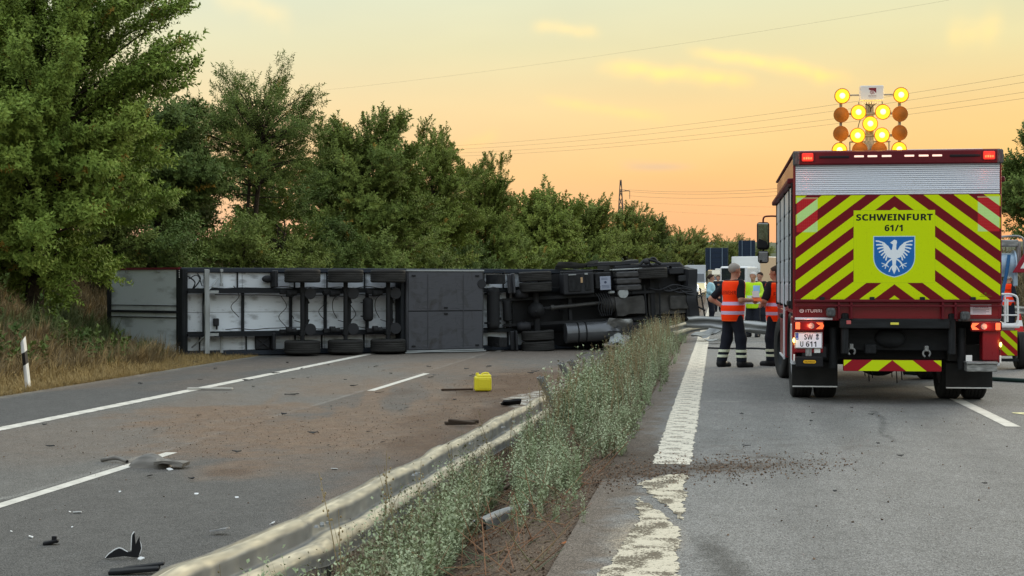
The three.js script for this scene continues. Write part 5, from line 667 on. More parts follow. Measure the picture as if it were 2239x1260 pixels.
{ // torn mudguard and other wreckage
  const plas = std(C(.26, .24, .215), .6, 0, { map: grimeTex });
  const dome = new THREE.SphereGeometry(.26, 24, 10, 0, 6.28, 0, 1.4).scale(1.0, .62, .6); single('mudguard_piece', [jitter(dome.translate(-6.42, LY - .02, -16.15), .03, 5), jitter(new THREE.BoxGeometry(.34, .035, .24, 10, 2, 8).rotateZ(-.1).translate(-6.12, LY + .06, -16.02), .04, 6)], plas, 'grey torn mudguard lying across the lane marking', 'mudguard');
  single('bent_strip', [tube([[-7.15, LY + .02, -16.5], [-6.95, LY + .05, -16.45], [-6.75, LY + .03, -16.3]], .022, 14, 6)], plas, 'thin bent dark strip beside the torn mudguard', 'debris');
  const shard = extr([[-.16, 0], [-.12, .04], [-.03, .09], [.05, .05], [.09, .06], [.10, .22], [.115, .24], [.125, .12], [.16, .20], [.175, .09], [.15, .0], [.02, .02]], .02, .004);
  const sp = thing('trim_shard', 'jagged black trim shard with white broken edges standing up on the asphalt', 'debris', [-4.47, LY + .01, -10.7], .3); sp.scale.setScalar(.78); part('shard', shard, M.black, sp); part('broken_edge', [tube([[-.16, 0, .01], [-.12, .045, .01], [-.03, .095, .01], [.05, .055, .01]], .006, 14, 5), tube([[.085, .07, .01], [.095, .22, .01], [.115, .25, .01]], .007, 10, 5), tube([[.155, .19, .01], [.18, .09, .01], [.15, 0, .01]], .006, 10, 5)], M.white, sp);
  single('black_bar', [rbox(.36, .03, .09, .01, -4.15, LY + .03, -10.15, .1, .2, .05), rbox(.3, .02, .05, .01, -4.1, LY + .05, -10.2, .1, .2, .1)], M.black, 'black plastic bar lying under the end of the dented barrier', 'debris');
  single('black_clip', [jitter(rbox(.12, .03, .07, .012, -5.28, LY + .02, -11.2, 0, .3, .2), .01, 20), rbox(.04, .05, .02, .006, -5.25, LY + .045, -11.2)], M.black, 'small black clip lying alone on the dark lane', 'debris');
  single('bent_plate', [jitter(new THREE.BoxGeometry(.13, .012, .08, 6, 1, 4).rotateZ(.2).translate(-4.1, LY + .03, -11.85), .02, 12)], std(C(.3, .3, .31), .4, .5), 'small bent metal plate beside the dented barrier', 'debris');
  single('wood_lath', [rbox(.62, .035, .09, .008, -5.0, LY + .03, -28.3, 0, .1, .02)], std(C(.05, .03, .02), .9), 'dark flat lath lying beside the yellow canister', 'debris');
  single('wood_lath', [rbox(.5, .05, .12, .01, -3.75, LY + .03, -21.6, 0, .35, .04), rbox(.4, .04, .08, .01, -3.7, LY + .07, -21.3, .1, -.2, -.05)], std(C(.05, .035, .025), .9), 'dark broken laths lying in the soil by the barrier', 'debris');
  single('torn_plastic', [jitter(new THREE.BoxGeometry(.34, .14, .03, 8, 6, 2).rotateX(1.0).rotateY(.5).translate(-3.5, LY + .06, -25.0), .05, 5)], M.black, 'crumpled black plastic piece by the white powder', 'debris');
  single('loose_plank', [rbox(.9, .03, .12, .008, -9.85, LY + .03, -27.9, 0, .05, 0)], std(C(.42, .40, .36), .8), 'pale flat strip lying across the solid edge line', 'debris');
  single('fallen_leaf', [put(extr([[0, -.06], [.05, -.03], [.055, .02], [0, .07], [-.05, .02], [-.045, -.03]], .002), -.85, -.05, -8.4, -.9, .4, 0)], std(C(.5, .17, .06), .8), 'orange withered leaf at the foot of the median weeds', 'leaf');
  single('dry_leaf', [put(extr([[0, -.07], [.05, -.03], [.06, .03], [0, .07], [-.05, .02], [-.045, -.03]], .002), -3.15, LY + .03, -17.9, -1.2, .4, 0)], std(C(.45, .25, .1), .8), 'tan withered leaf lying on the dirty lane by the barrier', 'leaf');
  // loose fragments
  const r = rng(4242), frag = [1, 2, 3, 4].map(k => { const q = rng(k * 91), pts = []; for (let a = 0; a < 7; a++) { const an = a / 7 * 6.28 + q() * .5, rr = .02 + q() * .055; pts.push([Math.cos(an) * rr * 1.5, Math.sin(an) * rr]); } const g = extr(pts, .008, .002).rotateX(-Math.PI / 2), p = g.attributes.position; for (let i = 0; i < p.count; i++) p.setY(i, p.getY(i) + Math.abs(p.getX(i)) * (q() * .1 + .25 * (k % 2)) + p.getZ(i) * .2 + .01); g.computeVertexNormals(); return g; }), pale = jitter(new THREE.BoxGeometry(.06, .008, .035, 3, 1, 2), .012, 20, 3);
  const spots = []; for (let i = 0; i < 52; i++) { const F = 14.5 + Math.pow(r(), .8) * 23, x = lerp(-12.6, -3.2, Math.pow(r(), .8)); spots.push([x, LY, F]); } for (let i = 0; i < 10; i++) spots.push([.2 + r() * 1.8, 0, 9 + r() * 9]);
  spots.forEach(([x, y, F], i) => { const o = shade(new THREE.Mesh(frag[i % 4], M.black)); o.name = numbered('debris_fragment'); o.position.set(x, y + .014, -F); o.rotation.y = r() * 6; const s = (y === 0 ? .25 : .35) + r() * .6 * (y === 0 ? .3 : F > 22 ? 1 : .5); o.scale.set(s * (1 + r()), s, s); scene.add(o); tag(o, y === 0 ? 'dark crumb of debris lying on the open lane behind the fire engine' : 'small dark fragment of debris scattered on the closed carriageway', 'debris', y === 0 ? 'crumbs behind the fire engine' : 'debris scattered on the closed carriageway'); });
  for (let i = 0; i < 14; i++) { const o = shade(new THREE.Mesh(pale, M.white)); o.name = numbered('pale_fragment'); const F = 10.5 + r() * 6, x = lerp(-6.2, -3.4, r()); o.position.set(x, LY + .008, -F); o.rotation.y = r() * 6; const s = .4 + r() * .9; o.scale.set(s, s, s); scene.add(o); tag(o, 'tiny white chip lying on the dark lane near the barrier', 'debris', 'white chips on the dark lane'); }
  // soil crumbs: real clods where the ground is dirty
  const clod = jitter(new THREE.IcosahedronGeometry(.012, 0), .006, 60), L = [];
  for (let i = 0; i < 44000; i++) {
    const w = r(); let x, F, y, c;
    if (w < .42) { F = 12 + r() * 26; x = lerp(-9.3, -3, r()); const d = blob(x, F, -5.9, 20.8, 3.4, 5, 4) + blob(x, F, -4.2, 29, 2, 9, 6); if (r() > d * .8 + .05) continue; y = LY; }
    else if (w < .56) { x = -.9 + r() * 2.3; F = 11.85 + x * .55 + (r() + r() + r() - 1.5) * (.75 + .3 * r()); if (r() > smooth(1.5, -.5, x)) continue; y = 0; }
    else if (w < .60) { x = -.6 + r() * 3.4; F = 8 + r() * 10; if (r() > .25) continue; y = 0; }
    else { x = -2.8 + r() * 2.05; F = 6 + r() * 14; y = landY(x, F); }
    const k = r(); L.push({ p: V(x, y + .004, -F), dir: V(r() - .5, r() - .5, r() - .5).normalize(), s: (y === LY ? .16 : y === 0 ? .13 : .2) + Math.pow(r(), 4) * (y < -.05 && y !== LY ? 1.2 : .7), a: 0, c: C(lerp(.06, .24, k), lerp(.042, .16, k), lerp(.03, .11, k)) });
  }
  const o = instances('soil_crumbs', clod, std(0xffffff, 1), L, scene); o.userData.kind = 'stuff'; tag(o, 'brown soil crumbs strewn over both carriageways and the median', 'soil');
  // dead stalks in the bare soil
  const st = []; for (let i = 0; i < 700; i++) { const x = -2.3 + r() * 1.4, F = 7.5 + r() * 9; st.push({ p: V(x, landY(x, F) + .01, -F), dir: V(r() - .5, r() * .4, r() - .5).normalize(), s: .5 + r(), a: r() * 6, c: C(lerp(.10, .3, r()), .14, .08) }); }
  const o2 = instances('dead_stalks', rod([0, 0, 0], [.01, .26, .02], .0028, 4, .0015), std(0xffffff, .9), st, scene); o2.userData.kind = 'stuff'; tag(o2, 'broken dry stalks lying on the bare median soil', 'stalks');
  single('root_tangle', [0, 1, 2, 3, 4, 5].map(i => tube([[-1.95 + i * .05, -.42, -13.4 + i * .1], [-1.85 + i * .04, -.2 - i * .03, -13 + i * .3], [-1.55 + i * .02, -.28 + (i % 3) * .08, -12.4 + i * .2], [-1.4, -.38, -11.9 + i * .25]], .008 + (i % 3) * .004, 18, 5)), std(C(.16, .12, .09), .9), 'tangle of bare roots and wires torn from the median soil', 'roots');
}
// hose and cable on the lane
single('hose', [tube([[3.0, .03, -24.6], [4.1, .03, -23.1], [4.7, .03, -22.6], [5.6, .03, -22.3], [8.5, .03, -23]], .032, 50, 8)], std(C(.02, .045, .04), .5), 'dark green hose running over the lane from under the fire engine', 'hose');
single('cable', [tube([[-.2, .02, -33.6], [.2, .025, -33.2], [.8, .02, -33.5], [1.2, .02, -33.1]], .02, 40, 6)], M.black, 'black cable lying across the lane behind the man with folded arms', 'cable');

// ---------------------------------------------------------------- traffic cone, works trailer beyond the fire engine
{
  const t = thing('traffic_cone', 'red and white striped traffic cone near the works trailer', 'traffic cone', [7.08, 0, -36.3]); const red = std(C(.5, .02, .02), .5), wh = M.white; const rr = (y) => lerp(.17, .035, y / .75);
  part('base', rbox(.45, .04, .45, .02, 0, .02, 0), red, t); [[.04, .18, red], [.18, .32, wh], [.32, .46, red], [.46, .60, wh], [.60, .75, red]].forEach(([a, b, m]) => part('band', lathe([[rr(a), a], [rr(b), b], [rr(b) - .01, b], [rr(a) - .012, a]], 24), m, t));
}
{
  const t = thing('works_trailer', 'white works trailer with hose reel and red lime chevron box behind the fire engine', 'trailer', [4.86, 0, -25.9]);
  const cTex = canvasTex(128, 128, (c, w, h) => chevrons(c, w, h, 128 / .45, .06, .9, .24, w * .25, LIME, '#9c1018'));
  const b = part('chevron_box', [rbox(.42, .44, .6, .015, -.03, .46, -.35)], M.redDark, t); part('chevron_print', plane(.40, .42, -.03, .46, -.047), std(0xffffff, .45, 0, { map: cTex }), b);
  part('deck', [rbox(.95, .06, 2.2, .02, -.25, .74, -1.2), rbox(.5, .05, .5, .02, -.1, .70, -.4)], M.white, t); part('under_bar', [rbox(.5, .05, .08, .01, -.05, .17, -.1)], M.chassis, t);
  wheel(t, .32, .17, 'x', .31, .32, -.5, M.galv);
  part('handrail', [tube([[-.25, 1.28, -.2], [.12, 1.28, -.2], [.19, 1.24, -.2], [.21, 1.1, -.2], [.21, .85, -.2], [.19, .79, -.2], [-.25, .79, -.2]], .018, 40, 8), rod([.0, 1.28, -.2], [.0, .79, -.2], .016), rod([-.25, .93, -.2], [.21, .93, -.2], .014)], M.white, t);
  part('cabinet', [rbox(.36, .5, .3, .03, -.3, 1.02, -.55), rbox(.2, .3, .2, .03, -.05, .95, -.7)], M.black, t);
  const fr = part('reel_frame', [tube([[-.1, 2.28, -1.2], [.42, 2.30, -1.2], [.49, 2.26, -1.2], [.51, 2.1, -1.2], [.51, 1.75, -1.2]], .02, 30, 8), rbox(.5, .12, .3, .02, .15, 2.18, -1.25), rbox(.07, .42, .1, .01, .42, 2.0, -1.25), rbox(.07, 1.5, .1, .01, -.12, 1.5, -1.25)], M.galv, t);
  part('reel', [cyl(.21, .21, .42, 'x', .12, 1.80, -1.25, 24), cyl(.26, .26, .025, 'x', .34, 1.80, -1.25, 24), rbox(.08, .3, .06, .02, .34, 1.57, -1.1)], std(C(.32, .42, .52), .5, .2), fr);
  part('hose', [tube([[.22, 1.97, -1.03], [.20, 1.8, -1.02], [.13, 1.4, -1.03], [.04, .9, -1.05]], .03, 24, 8)], std(C(.03, .12, .28), .5), t);
  const sg = new THREE.Group(); sg.name = 'warning_sign'; sg.position.set(.62, 1.86, -1.0); t.add(sg);
  const tri = (s) => [[0, s * .577 * 2 / 1 * .5 * 1.0], [s / 2, -s * .289], [-s / 2, -s * .289]];
  part('red_border', extr(tri(.66), .012, .015), std(C(.28, .015, .03), .4), sg); part('white_field', extr(tri(.44), .004).translate(0, 0, .03), M.white, sg); part('worker_symbol', [ball(.022, -.02, .07, .038, 1, 1, .2), extr([[-.05, .04], [.0, .05], [.05, -.02], [.07, -.10], [.045, -.10], [.02, -.04], [-.03, -.03], [-.05, -.10], [-.075, -.10]], .003).translate(0, 0, .036)], M.black, sg); part('sign_stay', rod([0, -.2, -.01], [-.1, -.9, -.1], .02), M.galv, sg);
  part('striped_pole', [rod([.14, 1.2, -.75], [.14, .8, -.75], .02)], M.white, t);
}
// ---------------------------------------------------------------- signs, pylons, power lines
function bigSign(name, label, x, F, w, h, yb) { const t = thing(name, label, 'sign', [x, 0, -F]); const g = landY(x, F); part('panel', [rbox(w, h, .08, .02, 0, yb + h / 2, 0)], std(C(.012, .024, .05), .5), t); for (const k of [-.28, .24]) part('post', rbox(.14, yb + h - g, .14, .02, w * k, (yb + h + g) / 2, .12), std(C(.10, .14, .19), .5), t); part('panel_edge', [box(.06, h, .1, -w / 2 + .03, yb + h / 2, .02), box(.06, h, .1, w / 2 - .03, yb + h / 2, .02), box(w, .06, .1, 0, yb + h - .03, .02)], std(C(.06, .08, .10), .5), t); for (let i = 1; i < 5; i++) part('stiffener', box(w, .05, .06, 0, yb + h * i / 5, .06), std(C(.02, .035, .06), .5), t); }
bigSign('road_sign', 'large dark blue sign back on two posts above the stopped vehicles', -.05, 198, 3.0, 3.1, 3.1);
bigSign('road_sign', 'second dark sign back standing further off beside the hill', 4.6, 234, 2.6, 3.2, 5.0);
function pylon(label, x, F, top, arms) {
  const t = thing('power_pylon', label, 'pylon', [x, 0, -F], .2); const m = std(C(.10, .09, .085), .7), leg = [];
  const hw = (y) => lerp(3.2, .25, Math.pow(y / top, .8)), N = 12; for (const sx of [-1, 1]) for (const sz of [-1, 1]) leg.push(rod([sx * hw(0), -6, sz * hw(0)], [sx * hw(top), top, sz * hw(top)], .16, 4)); for (let i = 0; i < N; i++) { const y0 = top * i / N, y1 = top * (i + 1) / N; for (const s of [-1, 1]) { leg.push(rod([-hw(y0), y0, s * hw(y0)], [hw(y1), y1, s * hw(y1)], .10, 4), rod([hw(y0), y0, s * hw(y0)], [-hw(y1), y1, s * hw(y1)], .10, 4)); } }
  part('lattice_mast', leg, m, t); for (const [y, L] of arms) { part('cross_arm', [rod([-L * .1, y, 0], [L, y + .3, 0], .14, 4), rod([-L * .1, y + 1, 0], [L, y + .3, 0], .12, 4), rod([L * .4, y + .7, 0], [L * .6, y + .3, 0], .1, 4)], m, t); part('insulator', rod([L, y + .3, 0], [L, y - 3.5, 0], .14, 5), m, t); }
}
pylon('lattice power pylon with one visible cross arm rising above the bank trees', -45.2, 700, 50.5, [[45, 4.3], [37, 6]]);
pylon('second lattice power pylon partly hidden by the bank trees further off', -59, 1000, 46, [[51.8 - 6.0, 7], [40, 8]]);
function wire(label, a, b, sag, r, group) { const P = []; for (let i = 0; i <= 16; i++) { const t = i / 16; P.push([lerp(a[0], b[0], t), lerp(a[1], b[1], t) - sag * 4 * t * (1 - t), lerp(a[2], b[2], t)]); } single('power_line', [tube(P, r, 60, 5)], std(C(.06, .055, .055), .6), label, 'power line', group); }
wire('single thin overhead wire crossing the upper sky', [-129.7, 54.5, -406.0], [60.7, 54.9, -270.9], 2, 0.013, 'upper overhead wire');
wire('thin overhead wire of the bundle crossing the mid sky', [-109.6, 49.1, -509.8], [70.9, 45.4, -312.7], 3, 0.026, 'middle bundle of overhead wires');
wire('thin overhead wire of the bundle crossing the mid sky', [-109.6, 47.9, -509.8], [70.9, 43.8, -312.7], 3, 0.026, 'middle bundle of overhead wires');
wire('thin overhead wire of the bundle crossing the mid sky', [-109.6, 46.8, -509.8], [70.9, 41.7, -312.7], 3, 0.026, 'middle bundle of overhead wires');
wire('thin overhead wire of the bundle crossing the mid sky', [-109.6, 45.8, -509.8], [70.9, 40.4, -312.7], 3, 0.026, 'middle bundle of overhead wires');
wire('overhead wire running from the lattice pylon arm towards the fire engine', [-41.6, 45.8, -700.9], [78.0, 30.9, -344.0], 4, 0.047, 'overhead wires at the lattice pylon');
wire('overhead wire running from the lattice pylon arm towards the fire engine', [-41.6, 45.0, -700.9], [78.0, 29.6, -344.0], 4, 0.047, 'overhead wires at the lattice pylon');
wire('overhead wire running from the lattice pylon arm towards the fire engine', [-41.6, 43.0, -700.9], [78.0, 28.8, -344.0], 4, 0.047, 'overhead wires at the lattice pylon');
wire('faint overhead wire low above the distant trees', [-73.9, 52.7, -898.4], [118.2, 28.7, -521.2], 3, 0.032, 'low faint overhead wires');
wire('faint overhead wire low above the distant trees', [-58.3, 51.9, -1001.5], [141.8, 29.3, -625.4], 3, 0.032, 'low faint overhead wires');
// ---------------------------------------------------------------- stopped traffic beyond the wreck
function vWheels(t, w, zs, r) { for (const z of zs) for (const s of [-1, 1]) wheel(t, r, .22, 'x', s * (w / 2 - .12), r, z, M.galv); }
const paint = (c, r = .35) => new THREE.MeshPhysicalMaterial({ color: c, roughness: r, clearcoat: .8, clearcoatRoughness: .1 });
function carThing(label, pos, turn, c, lit) {   // hatchback, front towards +z
  const t = thing('car', label, 'car', pos, turn, undefined); const m = paint(c);
  const side = [[-2.1, .35], [2.05, .32], [2.12, .62], [1.95, .82], [1.0, .98], [.35, 1.42], [-1.2, 1.46], [-1.95, 1.05], [-2.15, .9]];
  part('body', [extr(side, 1.62, .06).translate(0, 0, -.81).rotateY(-Math.PI / 2)], m, t);
  part('windscreen', [put(new THREE.PlaneGeometry(1.42, .66), 0, 1.21, .745, -.98)], M.glass, t).position.z = .012;
  for (const s of [-1, 1]) { part('side_window', extr([[.75, 1.0], [.3, 1.36], [-1.1, 1.40], [-1.6, 1.08], [-1.5, 1.0]], .01).rotateY(-Math.PI / 2).translate(s * .878, 0, 0), M.glass, t); part('headlight', [rbox(.36, .14, .12, .05, s * .62, .74, 2.03)], lit ? M.amberGlow : M.white, t); part('wing_mirror', rbox(.16, .12, .08, .03, s * .98, 1.03, .75), M.black, t); }
  part('grille', [rbox(.8, .12, .05, .02, 0, .66, 2.16), rbox(1.3, .14, .05, .03, 0, .44, 2.15)], M.black, t); part('number_plate', rbox(.5, .1, .02, .005, 0, .53, 2.19), M.white, t); vWheels(t, 1.78, [1.35, -1.3], .31); return t;
}
const gy = (x, F) => (x - shift(F) < -1.8 ? LY : 0) + rise(F);
const place = (x, F) => [x, gy(x, F), -F];
carThing('silver car stopped behind the nose of the wreck', place(-2.75, 146), .12, C(.55, .55, .55), false);
carThing('cream yellow car beside the silver car, facing the wreck', place(-2.1, 152), .1, C(.75, .60, .28), false);
{
  const t = thing('box_truck', 'grey light truck with a tall pale box body facing the wreck', 'truck', place(-2.45, 178), .08);
  part('cargo_box', rbox(2.3, 2.35, 4.2, .05, 0, 2.25, -2.6), std(C(.5, .52, .55), .5), t); const cab = part('cab', [extr([[-.5, .5], [1.7, .5], [1.75, 1.1], [1.2, 1.35], [.55, 2.4], [-.5, 2.45]], 1.9, .06).translate(0, 0, -.95).rotateY(-Math.PI / 2)], paint(C(.30, .32, .35)), t);
  part('windscreen', put(new THREE.PlaneGeometry(1.75, 1.12), 0, 1.9, .95, -.55), M.glass, cab); for (const s of [-1, 1]) { part('headlight', rbox(.3, .2, .1, .05, s * .72, .85, 1.78), M.white, t); part('wing_mirror', rbox(.18, .34, .12, .04, s * 1.2, 1.6, .7), M.black, t); } part('grille', rbox(1.0, .3, .06, .03, 0, .85, 1.8), M.black, t); part('bumper', rbox(1.95, .28, .2, .05, 0, .5, 1.75), M.grey, t); vWheels(t, 2.1, [.9, -3.2], .38);
}
{
  const t = thing('motorhome', 'cream motorhome with a roof hatch standing below the big dark sign', 'motorhome', place(.3, 188), .1);
  part('body', [extr([[-3.4, .5], [2.6, .5], [2.7, 1.1], [2.1, 1.35], [1.75, 2.0], [2.0, 2.3], [1.8, 2.75], [-3.4, 2.8]], 2.15, .08).translate(0, 0, -1.08).rotateY(-Math.PI / 2)], paint(C(.72, .66, .52)), t); part('windscreen', put(new THREE.PlaneGeometry(1.8, .72), 0, 1.68, 2.02, -.45), M.glass, t); part('roof_hatch', rbox(.9, .16, .9, .04, 0, 2.95, -.6), M.white, t); part('window_band', rbox(.02, .5, 1.6, .05, 1.165, 1.9, -1.2), M.glass, t); for (const s of [-1, 1]) part('headlight', rbox(.3, .2, .1, .05, s * .8, .85, 2.72), M.white, t); part('grille', rbox(.9, .22, .06, .03, 0, .9, 2.76), M.black, t); vWheels(t, 2.1, [1.8, -2.1], .36);
}
{
  const t = thing('white_truck', 'white box truck with a beige flank standing behind the man in orange', 'truck', place(1.9, 104), -.5);
  part('cargo_box', rbox(2.2, 2.2, 4.4, .05, 0, 2.1, -2.3), std(C(.72, .72, .70), .5), t); part('flank_panel', rbox(.03, 2.1, 4.2, .01, 1.112, 2.1, -2.3), std(C(.62, .46, .30), .5), t); part('cab', [rbox(2.1, 2.0, 1.7, .15, 0, 1.5, .85, 0, 0, 0, 2)], paint(C(.7, .7, .7)), t); part('windscreen', rbox(1.8, .85, .04, .08, 0, 1.95, 1.69), M.glass, t); for (const s of [-1, 1]) part('headlight', rbox(.34, .18, .06, .04, s * .75, .8, 1.7), M.white, t); part('grille', rbox(1.1, .5, .05, .04, 0, 1.05, 1.71), M.black, t); vWheels(t, 2.1, [.9, -3.2], .42);
}
{
  const t = thing('beige_van', 'beige panel van with dark side window next to the white box truck', 'van', place(4.0, 112), -.4);
  part('body', [extr([[-2.6, .4], [2.3, .4], [2.4, .95], [1.6, 1.3], [1.0, 2.2], [.6, 2.55], [-2.6, 2.6]], 1.9, .07).translate(0, 0, -.95).rotateY(-Math.PI / 2)], paint(C(.66, .52, .36)), t); part('windscreen', put(new THREE.PlaneGeometry(1.7, 1.0), 0, 1.78, 1.36, -.62), M.glass, t); part('side_window', rbox(.02, .5, .8, .05, 1.03, 1.75, .5), M.glass, t); for (const s of [-1, 1]) part('headlight', rbox(.3, .25, .1, .05, s * .75, .9, 2.4), M.white, t); vWheels(t, 2.0, [1.5, -1.7], .35);
}
{
  const t = thing('rescue_van', 'white emergency van with roof bar behind the fire engine cab', 'van', place(5.6, 96), -.35);
  part('body', [extr([[-2.6, .4], [2.3, .4], [2.4, .95], [1.6, 1.3], [1.0, 2.2], [.6, 2.55], [-2.6, 2.6]], 1.9, .07).translate(0, 0, -.95).rotateY(-Math.PI / 2)], paint(C(.75, .75, .75)), t); part('windscreen', put(new THREE.PlaneGeometry(1.7, 1.0), 0, 1.78, 1.36, -.62), M.glass, t); part('roof_bar', rbox(1.3, .14, .3, .05, 0, 2.75, .3), std(C(.05, .1, .4), .3), t); for (const s of [-1, 1]) part('headlight', rbox(.3, .25, .1, .05, s * .75, .9, 2.4), M.white, t); vWheels(t, 2.0, [1.5, -1.7], .35);
}
// ---------------------------------------------------------------- people: smooth fields of tapered capsules, meshed with marching cubes
function cap(p, a, b, ra, rb) { const bx = b[0] - a[0], by = b[1] - a[1], bz = b[2] - a[2], px = p[0] - a[0], py = p[1] - a[1], pz = p[2] - a[2]; const h = clamp((px * bx + py * by + pz * bz) / (bx * bx + by * by + bz * bz + 1e-9)); const dx = px - bx * h, dy = py - by * h, dz = pz - bz * h; return Math.sqrt(dx * dx + dy * dy + dz * dz) - lerp(ra, rb, h); }
const smin = (a, b, k) => { const h = Math.max(k - Math.abs(a - b), 0) / k; return Math.min(a, b) - h * h * k * .25; };
function field(bones, grow = 0, k = .05) { return (p) => { let d = 9; for (const [a, b, ra, rb, fl] of bones) { const q = fl ? [p[0], p[1], a[2] + (p[2] - a[2]) / fl] : p; d = smin(d, cap(q, a, b, ra, rb), k); } return d - grow; }; }
function march(f, lo, hi, n) {
  const mc = new MarchingCubes(n, new THREE.MeshBasicMaterial(), false, false, 60000); mc.isolation = 0; const F = mc.field, s = n / 2, c = [0, 1, 2].map(i => (lo[i] + hi[i]) / 2), h = [0, 1, 2].map(i => (hi[i] - lo[i]) / 2);
  for (let z = 0; z < n; z++) for (let y = 0; y < n; y++) for (let x = 0; x < n; x++) F[x + y * n + z * n * n] = -f([c[0] + h[0] * (x - s) / s, c[1] + h[1] * (y - s) / s, c[2] + h[2] * (z - s) / s]);
  mc.update(); const cnt = mc.count, P = new Float32Array(cnt * 3); for (let i = 0; i < cnt; i++) for (let k = 0; k < 3; k++) P[i * 3 + k] = c[k] + h[k] * mc.positionArray[i * 3 + k];
  let g = new THREE.BufferGeometry(); g.setAttribute('position', new THREE.BufferAttribute(P, 3)); g = mergeVertices(g, 1e-4); g.computeVertexNormals(); return g;
}
function bounds(bones, m = .06) { const lo = [9, 9, 9], hi = [-9, -9, -9]; for (const [a, b, ra, rb, fl] of bones) for (const [q, r] of [[a, ra], [b, rb]]) for (let i = 0; i < 3; i++) { lo[i] = Math.min(lo[i], q[i] - r * 1.2 - m); hi[i] = Math.max(hi[i], q[i] + r * 1.2 + m); } return [lo, hi]; }
const skinMat = std(C(.42, .22, .15), .6), hairMats = {};
const ORANGE = '#ff3a00';
function vestTexture(kind) {
  return canvasTex(512, 256, (c, w, h) => {   // u runs round the body, seam at the chest; v is height
    c.fillStyle = kind === 'orange' ? ORANGE : kind === 'lime' ? '#b6e01c' : '#12141c'; c.fillRect(0, 0, w, h);
    if (kind === 'dark') { c.fillStyle = '#c9c9c4'; c.fillRect(0, h * .62, w, h * .05); return; }
    c.fillStyle = kind === 'lime' ? '#c3ccd6' : '#cbb6d6'; for (const y of kind === 'lime' ? [.5, .74] : [.52, .75]) c.fillRect(0, h * y, w, h * .085);
    if (kind === 'orange') { c.fillStyle = '#7a1a06'; c.font = 'bold 34px sans-serif'; c.textAlign = 'center'; c.save(); c.translate(w * .5, h * .34); c.scale(1, 1); c.fillText('FEUERWEHR', 0, 0); c.restore(); c.strokeStyle = '#ff6a2a'; c.lineWidth = 5; c.strokeRect(4, 4, w - 8, h - 8); }
    if (kind === 'lime') { c.fillStyle = '#8fb9e8'; c.fillRect(w * .05, h * .1, w * .2, h * .4); c.fillRect(w * .62, h * .15, w * .1, h * .3); }
  });
}
const vestMats = {}; const vestMat = (k) => vestMats[k] || (vestMats[k] = std(0xffffff, .75, 0, { map: vestTexture(k), ...(k === 'orange' ? {} : {}) }));
function cylUV(g, y0, y1) { const p = g.attributes.position, u = new Float32Array(p.count * 2); for (let i = 0; i < p.count; i++) { u[i * 2] = clamp(.5 + Math.atan2(-p.getX(i), -p.getZ(i)) / (2 * Math.PI), .01, .99); u[i * 2 + 1] = clamp((p.getY(i) - y0) / (y1 - y0)); } g.setAttribute('uv', new THREE.BufferAttribute(u, 2)); return g; }
